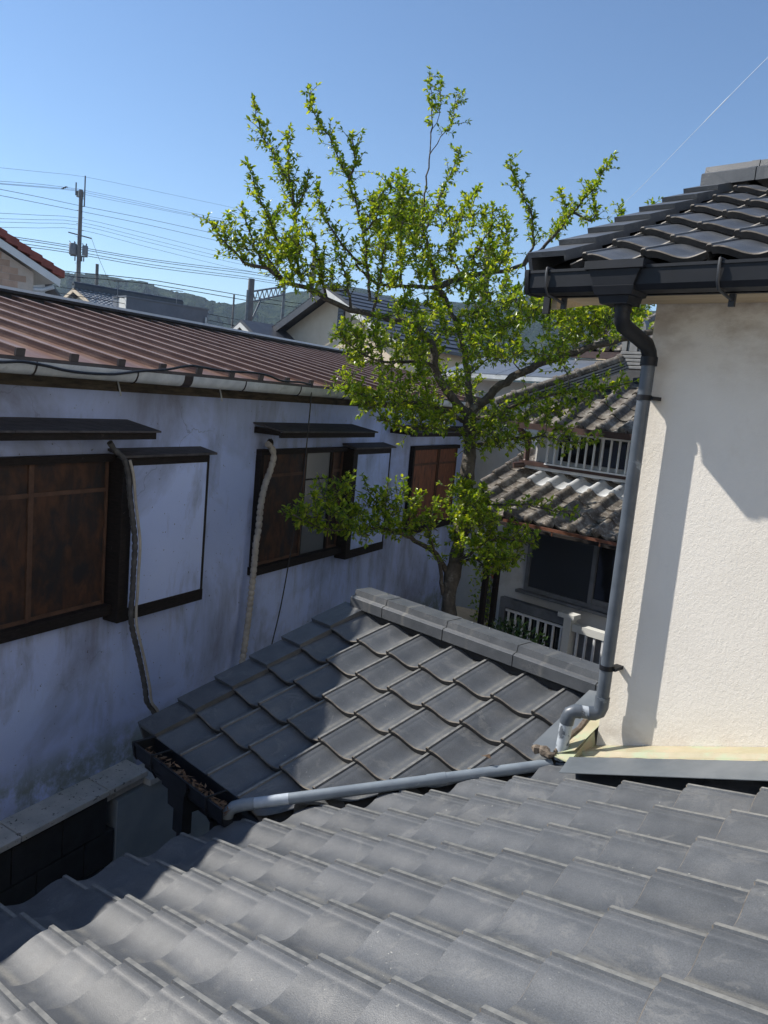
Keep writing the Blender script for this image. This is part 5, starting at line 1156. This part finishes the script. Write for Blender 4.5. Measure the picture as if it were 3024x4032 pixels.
# its low porch gable
px_, pz_ = D['h5_l'][0]-.3, D['h5_l'][2]
b = MB(); b.prism([(px_-1.9,ay-1.2,pz_-1.2),(px_,ay-1.2,pz_-.05),(px_+1.9,ay-1.2,pz_-1.2),(px_+1.9,ay-1.2,pz_-5),(px_-1.9,ay-1.2,pz_-5)], (0,2.5,0)); b.build('porch_wall', MT['cream_far'], t, smooth=0)
for sgn in (-1, 1):
    b = MB(); b.obox(slab4([(px_,ay-1.7,pz_-.05),(px_+sgn*2.4,ay-1.7,pz_-.05-2.4*.55),(px_+sgn*2.4,ay+1,pz_-.05-2.4*.55),(px_,ay+1,pz_-.05)], .14)); rf = b.build('porch_roof', MT['slate_far'], t, smooth=0)
    b = MB(); b.obox(slab4([(px_,ay-1.76,pz_-.28),(px_+sgn*2.4,ay-1.76,pz_-.28-2.4*.55),(px_+sgn*2.4,ay-1.71,pz_-.28-2.4*.55),(px_,ay-1.71,pz_-.28)], .22)); b.build('bargeboard', MT['white_far'], rf, smooth=0)

# brick gable with red tiles at the left edge
vx0 = Vector(D['h1_v0']); vx1 = Vector(D['h1_v1'])
sl_ = (vx1.z-vx0.z)/(vx1.y-vx0.y)
X1 = vx0.x
t = thing('brick_house', (X1-3, vx0.y-1, 0), 'beige brick house with red tiled roof and white bargeboard at the left edge', 'house')
def vz1(y): return vx0.z + (y-vx0.y)*sl_
ya = vx0.y - 2.2
b = MB(); b.prism([(X1-.26,2*ya-vx1.y+.62,0),(X1-.26,vx1.y-.62,0),(X1-.26,vx1.y-.62,vz1(vx1.y-.62)-.42),(X1-.26,ya,vz1(ya)-.42),(X1-.26,2*ya-vx1.y+.62,vz1(vx1.y-.62)-.42)], (-7,0,0)); bw = b.build('wall', MT['joint_far'], t, smooth=0)
bh, bw_ = .17, .42
bme_ = MB(); bme_.box((0,0.006,.006),(.012,bw_-.006,bh-.006)); bmesh_ = bme_.mesh('brick', MT['brick_far'], smooth=0)
for r in range(20):
    z0 = vz1(vx0.y)+.35 - (r)*bh
    for c in range(8):
        y0 = vx0.y - .7 + c*bw_ - (bw_/2 if r % 2 else 0)
        if y0 + bw_ > vx1.y - .62 or z0 + bh > vz1(y0+bw_) - .36: continue
        piece('brick', bmesh_, bw, Matrix.Translation((X1-.26, y0, z0)))
b = MB(); b.obox(slab4([(X1,ya,vz1(ya)-.30),(X1,vx1.y,vz1(vx1.y)-.30),(X1-8,vx1.y,vz1(vx1.y)-.30),(X1-8,ya,vz1(ya)-.30)], .10)); rf = b.build('roof', MT['white_far'], t, smooth=0)
b = MB(); b.obox(slab4([(X1+.04,ya,vz1(ya)-.42),(X1+.04,vx1.y-.03,vz1(vx1.y-.03)-.42),(X1+.001,vx1.y-.03,vz1(vx1.y-.03)-.42),(X1+.001,ya,vz1(ya)-.42)], .19)); b.build('bargeboard', MT['white_far'], rf, smooth=0)
n_ = 9
for i in range(n_):
    y0 = vx1.y + .05 - (i+1)*.30; y1 = y0 + .34
    for j in range(10):
        b = MB(); b.obox([(X1+.06-j*.33,y0,vz1(y0)-.19),(X1+.06-j*.33,y1,vz1(y1)-.12),(X1+.06-j*.33-.32,y1,vz1(y1)-.12),(X1+.06-j*.33-.32,y0,vz1(y0)-.19),(X1+.06-j*.33,y0,vz1(y0)+.03),(X1+.06-j*.33,y1,vz1(y1)+.08),(X1+.06-j*.33-.32,y1,vz1(y1)+.08),(X1+.06-j*.33-.32,y0,vz1(y0)+.03)])
        b.build('roof_tile', MT['red_tile'], rf, smooth=0, bevel=.02)
p = vx1
b = MB(); b.tube([(p.x-.1,p.y-.15,p.z-.42),(p.x-.3,p.y-.35,p.z-.52),(p.x-.36,p.y-.80,p.z-.56),(p.x-.38,p.y-.86,p.z-.62),(p.x-.38,p.y-.88,p.z-3)], .06, 10); b.build('downpipe', MT['white_pvc'], t)

# small white boarded house
p = Vector(D['h2_a']); q = Vector(D['h2_b'])
t = thing('boarded_house', (p.x, p.y, 0), 'small white boarded house half hidden behind the brick gable', 'house')
sl_ = (q.z-p.z)/(q.y-p.y)
def zz2(y): return p.z + (y-p.y)*sl_
b = MB(); b.prism([(p.x-.4,p.y-.9,0),(p.x-.4,q.y-.45,0),(p.x-.4,q.y-.45,zz2(q.y-.45)-.15),(p.x-.4,p.y-.9,zz2(p.y-.9)-.15)], (-6,0,0)); b.build('wall', MT['white_far'], t, smooth=0)
b = MB(); b.obox(slab4([(p.x,p.y-1,zz2(p.y-1)-.12),(p.x,q.y,zz2(q.y)-.12),(p.x-7,q.y,zz2(q.y)-.12),(p.x-7,p.y-1,zz2(p.y-1)-.12)], .11)); b.build('roof', MT['slate_far'], t, smooth=0)
for i in range(6):
    b = MB(); b.box((p.x-.399,p.y-.85,4.9+i*.4),(p.x-.38,min(q.y-.5, p.y+4),5.27+i*.4)); 
    if 5.27+i*.4 < zz2(q.y-.5)-.2: b.build('wall_board', MT['white_far'], t, smooth=0)

# grey tiled house: ridge along Y
r0 = Vector(D['h3_r0']); r1 = Vector(D['h3_r1']); e0 = Vector(D['h3_e0'])
t = thing('pantiled_house', (r0.x, r0.y+3, 0), 'white house with silvery grey tiled roof below the utility pole', 'house')
xr, zr = r0.x, r0.z - .35
sp = (zr - e0.z)/(e0.x - xr)
ex_ = 3.6
y0, y1 = r0.y - .3, r1.y + 1.2
b = MB(); b.prism([(xr-2.9,y0+.6,0),(xr+2.9,y0+.6,0),(xr+2.9,y0+.6,zr-2.9*sp-.12),(xr,y0+.6,zr-.12),(xr-2.9,y0+.6,zr-2.9*sp-.12)], (0,y1-y0-1,0)); b.build('wall', MT['white_far'], t, smooth=0)
def rippled(sgn):
    b = MB(); nx, ny = 13, int((y1-y0)/.045)
    for i in range(nx*2):
        d = ex_*(i//2 + (i % 2)*.999)/nx
        st = .045 if i % 2 else 0
        for j in range(ny+1):
            y = y0 + (y1-y0)*j/ny
            b.v.append(Vector((xr+sgn*d, y, zr - d*sp + st + .03*math.sin(2*math.pi*y/.27))))
    for i in range(nx*2-1):
        for j in range(ny):
            a = i*(ny+1)+j; b.f.append((a,a+1,a+ny+2,a+ny+1))
    return b
for s_ in (1, -1): rippled(s_).build('roof_slope', MT['tile_far'], t, smooth=60)
b = MB(); b.box((xr-.17,y0-.05,zr-.02),(xr+.17,y1+.05,zr+.24)); b.tube([(xr,y0-.05,zr+.26),(xr,y1+.05,zr+.26)], .12, 8); b.build('ridge', MT['slate_far'], t, smooth=30)
for s_ in (1, -1):
    b = MB(); b.obox(slab4([(xr,y0-.06,zr-.22),(xr+s_*ex_,y0-.06,zr-.22-ex_*sp),(xr+s_*ex_,y0-.005,zr-.22-ex_*sp),(xr,y0-.005,zr-.22)], .2)); b.build('bargeboard', MT['cream_far'], t, smooth=0)

# grey flat-roofed building
p = Vector(D['h4_0']); q = Vector(D['h4_1'])
t = thing('grey_building', (p.x-2, (p.y+q.y)/2, 0), 'grey flat roofed building with tan shutters in front of the hills', 'building')
b = MB(); b.box((p.x-1.5,p.y,0),(p.x,q.y,p.z)); b.build('wall', MT['grey_far'], t, smooth=0)
b = MB(); b.box((p.x-1.55,p.y-.05,p.z),(p.x+.05,q.y+.05,p.z+.08)); b.build('parapet', MT['grey_far'], t, smooth=0)
b = MB(); b.box((p.x-.75,p.y-.035,p.z-2.5),(p.x-.02,p.y-.002,p.z-.02)); b.build('end_wall', MT['white_far'], t, smooth=0)
for ys, yl in ((.24,.26),(.60,.30)):
    yy = p.y + (q.y-p.y)*ys; y2 = yy + (q.y-p.y)*yl
    b = MB(); b.box((p.x+.002,yy,p.z-1.65),(p.x+.05,y2,p.z-.95)); win = b.build('window', MT['tan_far'], t, smooth=0)
    b = MB(); b.box((p.x+.051,yy+(y2-yy)*.45,p.z-1.6),(p.x+.06,yy+(y2-yy)*.55,p.z-1.0)); b.build('pane', MT['glass'], win, smooth=0)
b = MB(); b.tube([(p.x+.08,q.y-.15,p.z-.4),(p.x+.08,q.y-.15,p.z-4)], .05, 8); b.build('downpipe', MT['white_pvc'], t)

# pantiled house seen past the tiled house, and a lean-to roof between
k0, k1 = D['h6_k0'], D['h6_k1']
t = thing('pantiled_house', (-6.3, 13, 0), 'white walled house with old grey pantiles and brown gutter behind the leaning limb', 'house')
t6 = R(26)
x6, y6, z6 = -7.0, 11.2, D['h6_k1'][2]+.02
zn = Vector((0,-math.sin(t6),math.cos(t6)))
b = MB(); b.box((-6.95,11.75,0),(-1.5,16,z6-.12)); b.build('wall', MT['cream_far'], t, smooth=0)
b = MB(); b.obox([(x6,11.3,z6-.12),(-1.5,11.3,z6-.12),(-1.5,13,z6-.12+1.7*math.tan(t6)),(x6,13,z6-.12+1.7*math.tan(t6)),(x6,11.3,z6-.08),(-1.5,11.3,z6-.08),(-1.5,13,z6-.08+1.7*math.tan(t6)),(x6,13,z6-.08+1.7*math.tan(t6))]); rf = b.build('roof', MT['deck'], t, smooth=0)
lay_tiles(rf, 'tile', oldL, Vector((x6,y6,z6))-zn*.07, (1,0,0), (0,1,0), t6, LB, range(0, 9), range(0, 6), width=WB, mats=lambda k,i: eaveL if i == 0 else oldL, jit=.004)
b = MB(); b.box((-7.0,11.08,z6-.20),(-1.5,11.2,z6-.10)); b.build('gutter', MT['gutter_brown'], t, smooth=0)
b = MB(); b.box((-7.0,11.2,z6-.24),(-1.5,11.74,z6-.21)); b.build('soffit', MT['white_far'], t, smooth=0)
t = thing('lean_to', (-6.9, 10.6, 0), 'low lean-to with blue grey panel roof left of the descending ridge', 'shed')
b = MB(); b.box((-8.6,10.35,0),(-6.4,11.0,5.40)); b.build('wall', MT['white_far'], t, smooth=0)
for i in range(4):
    xa = -8.7 + i*.58
    b = MB(); b.obox(slab4([(xa,9.9,5.46),(xa+.57,9.9,5.46),(xa+.57,11.05,5.80),(xa,11.05,5.80)], .03)); b.build('roof_panel', MT['poly'], t, smooth=0)
b = MB(); b.box((-8.72,9.82,5.41),(-6.36,9.89,5.47)); b.build('gutter', MT['white_pvc'], t, smooth=0)
for i in range(4):
    b = MB(); b.obox(slab4([(-6.37,9.92+i*.28,5.47+i*.083),(-6.22,9.92+i*.28,5.47+i*.083),(-6.22,10.19+i*.28,5.55+i*.083),(-6.37,10.19+i*.28,5.55+i*.083)], .05)); b.build('edge_tile', MT['red_tile'], t, smooth=0, bevel=.008)

# ------------------------------------------------------------------ poles and wires
def lean_pole(name, top, label, r0, r1, mat='pole_conc', group=None):
    tp = Vector(top)
    t = thing(name, (tp.x, tp.y, 0), label, 'pole', group)
    b = MB(); b.tube([(tp.x,tp.y,0),(tp.x,tp.y,tp.z)], [r0,r1], 12); b.build('shaft', MT[mat], t)
    return t, tp
t, tp = lean_pole('utility_pole', D['pole_t'], 'tall concrete utility pole with transformers and cross arm', .19, .13)
yd = Vector((0,1,0)); rt_ = Vector((.70,.71,0))
b = MB(); b.tube([tp + rt_*.26 + Vector((0,0,-1.1)), tp + rt_*.26 + Vector((0,0,.95))], .05, 8); b.tube([tp + Vector((0,0,-1.1)), tp + rt_*.3 + Vector((0,0,-1.1))], .03, 6); b.tube([tp + Vector((0,0,-.6)), tp + rt_*.3 + Vector((0,0,-.6))], .03, 6); b.build('mast', MT['steel'], t)
b = MB(); b.tube([tp - rt_*.36 + Vector((0,0,-.4)), tp - rt_*.36 + Vector((0,0,.45))], .05, 8); b.box(tp + Vector((-.3,-.2,-.5)), tp + Vector((.1,.15,-.1))); b.build('insulator_bracket', MT['steel'], t)
for i in range(3):
    c = tp - rt_*(1.05+.12*i) + Vector((0,0,.09-.06*i))
    b = MB(); b.tube([c - rt_*.10, c - rt_*.05, c, c + rt_*.05, c + rt_*.10], [.02,.045,.03,.045,.02], 8); b.build('insulator', MT['rubber'], t)
ca = tp + Vector((0,0,-3.1))
b = MB(); b.tube([ca - rt_*.80 + Vector((0,0,.16)), ca + rt_*.85 + Vector((0,0,-.12))], .045, 6); b.build('cross_arm', MT['steel'], t)
for s_, rr, hh, zb in ((-.44,.27,.78,-4.45),(.42,.20,.66,-4.42)):
    c = tp + rt_*s_ + Vector((0,0,zb))
    b = MB(); b.tube([c, c + Vector((0,0,.06)), c + Vector((0,0,hh-.05)), c + Vector((0,0,hh))], [rr*.92,rr,rr,rr*.9], 14)
    for k in range(3):
        a = k*2.1; b.tube([c + Vector((math.cos(a)*rr*.6,math.sin(a)*rr*.6,hh)), c + Vector((math.cos(a)*rr*.9,math.sin(a)*rr*.9,hh+.14))], .03, 6)
    b.build('transformer', MT['transformer'], t)
b = MB()
for s_ in (-.28,.20,.34): b.tube([tp + rt_*s_ + Vector((0,0,-4.5)), tp + rt_*s_ + Vector((0,0,-4.85))], .045, 8)
b.tube([tp - rt_*.6 + Vector((0,0,-4.5)), tp + rt_*.6 + Vector((0,0,-4.5))], .05, 6); b.build('transformer_frame', MT['steel'], t)
b = MB(); b.tube([ca + rt_*.85 + Vector((0,0,-.12)), ca + rt_*1.3 + Vector((0,0,-1.2)), ca + rt_*2.3 + Vector((0,0,-3.2)), ca + rt_*3.6 + Vector((0,0,-5.6))], .012, 5); b.build('stay_wire', MT['rubber'], t)
for k in range(9):
    b = MB(); s_ = 1 if k % 2 else -1
    b.tube([tp + Vector((0,0,-1.4-.45*k)), tp + rt_*s_*.27 + Vector((0,0,-1.4-.45*k))], .014, 5); b.build('step_bolt', MT['steel'], t)
lean_pole('utility_pole', D['pole2_t'], 'short grey pole rising above the silvery tiled roof', .17, .14)
lean_pole('utility_pole', D['pole3_t'], 'concrete pole beside the lattice gantry left of the cream gable', .22, .17)
lean_pole('utility_pole', D['pole4_t'], 'grey pole showing through the right half of the tree crown', .21, .18)
lean_pole('utility_pole', D['pole5_t'], 'thin far pole in front of the wooded hills', .10, .07)
lean_pole('utility_pole', D['pole6_t'], 'pole behind the left limb of the tree above the cream gable', .14, .10)
# lattice gantry
g0, g1 = Vector(D['gant0']), Vector(D['gant1'])
t = thing('lattice_gantry', (g0.x, g0.y, 0), 'steel lattice railway gantry reaching out from its pole', 'gantry')
b = MB()
b.tube([g0, g1], .05, 6); b.tube([g0 + Vector((0,0,-.55)), g1 + Vector((0,0,-.45))], .05, 6)
for i in range(9):
    a = g0.lerp(g1, i/8); c = g0.lerp(g1, min(1,(i+.5)/8)) + Vector((0,0,-.5)); d = g0.lerp(g1, min(1,(i+1)/8))
    b.tube([a, c], .03, 5); b.tube([c, d], .03, 5)
b.tube([g0 + Vector((0,0,-2.2)), g0.lerp(g1,.35) + Vector((0,0,-.5))], .05, 6)
b.build('lattice_beam', MT['steel'], t)
b = MB(); b.tube([(g0.x,g0.y,0), g0 + Vector((0,0,.1))], .10, 8); b.tube([(g1.x,g1.y,0), g1], .09, 8); b.build('gantry_leg', MT['steel'], t)
LAB = {'earth':('hair thin wire running over the top of the utility pole mast','single top wire'),
 'high':('one of the three thin wires tied to the top of the utility pole','upper trio of wires'),
 'mid':('one of the two black wires crossing the pole below its top insulators','pair of black wires'),
 'low':('one of the four parallel wires tied to the middle of the pole','four parallel wires'),
 'tele':('one of the four thick cables running past the pole transformers','cables by the transformers'),
 'tele2':('one of the two cables crossing in front of the wooded hills','cables before the hills'),
 'service':('one of the two sagging service wires above the grey flat building','service wires')}
ORD = {1: [''], 2: ['upper', 'lower'], 3: ['top', 'middle', 'bottom'], 4: ['top', 'second', 'third', 'bottom']}
seen = {}
total = {k: sum(1 for w_ in WIRES if w_[0] == k) for k in LAB}
for nm, pts, r in WIRES:
    P_ = [Vector(p) for p in pts]
    q = smooth_path(P_, 2.5)
    o = MB().tube(q, r*.8, 5).build('power_line', MT['rubber'])
    k = seen.get(nm, 0); seen[nm] = k + 1
    tag(o, (ORD[total[nm]][k] + ' ' + LAB[nm][0]).strip(), 'wire', LAB[nm][1])
for i, p in enumerate(D['tvant']):
    p = Vector(p); lab = ('thin aerial mast with one flat rod above the grey building', 'aerial mast beyond the end of the grey building roof')[i]
    t = thing('roof_aerial', (p.x, p.y, p.z-2.6), lab, 'aerial')
    b = MB(); b.tube([p + Vector((0,0,-2.6)), p], .02, 6); b.build('mast', MT['steel'], t)
    b = MB(); b.tube([p - rt_*.35, p + rt_*.35], .022, 6)
    for k in range(5): b.tube([p + rt_*(-.3+.15*k) + Vector((.1,-.1,0)), p + rt_*(-.3+.15*k) - Vector((.1,-.1,0))], .012, 4)
    b.build('boom', MT['steel'], t)
q = smooth_path([Vector(p) for p in D['string']], .1)
MT['nylon'] = pm('nylon_string', (.75,.78,.82), (.9,.9,.92), 20, .25, 0)
rs = [.0010 + (.0010 if 40 < i % 97 < 46 else 0) for i in range(len(q))]
tag(MB().tube(q, rs, 5).build('nylon_string', MT['nylon']), 'glinting nylon string slanting through the sky above the roof', 'string')

# ------------------------------------------------------------------ haze between here and the hills
hz_ = MB(); hz_.box((-1705,-805,-1.0),(805,1805,175))
o = hz_.build('haze', bpy.data.materials.new('haze'), smooth=0); o['kind'] = 'stuff'
hm = o.data.materials[0]; hm.use_nodes = True
for n_ in list(hm.node_tree.nodes):
    if n_.type == 'BSDF_PRINCIPLED': hm.node_tree.nodes.remove(n_)
pv = hm.node_tree.nodes.new('ShaderNodeVolumePrincipled')
pv.inputs['Color'].default_value = (.62,.78,1.0,1); pv.inputs['Density'].default_value = .00018; pv.inputs['Anisotropy'].default_value = .2
hm.node_tree.links.new(pv.outputs[0], hm.node_tree.nodes['Material Output'].inputs['Volume'])
tag(o, 'thin blue haze in the air towards the wooded hills', 'haze')
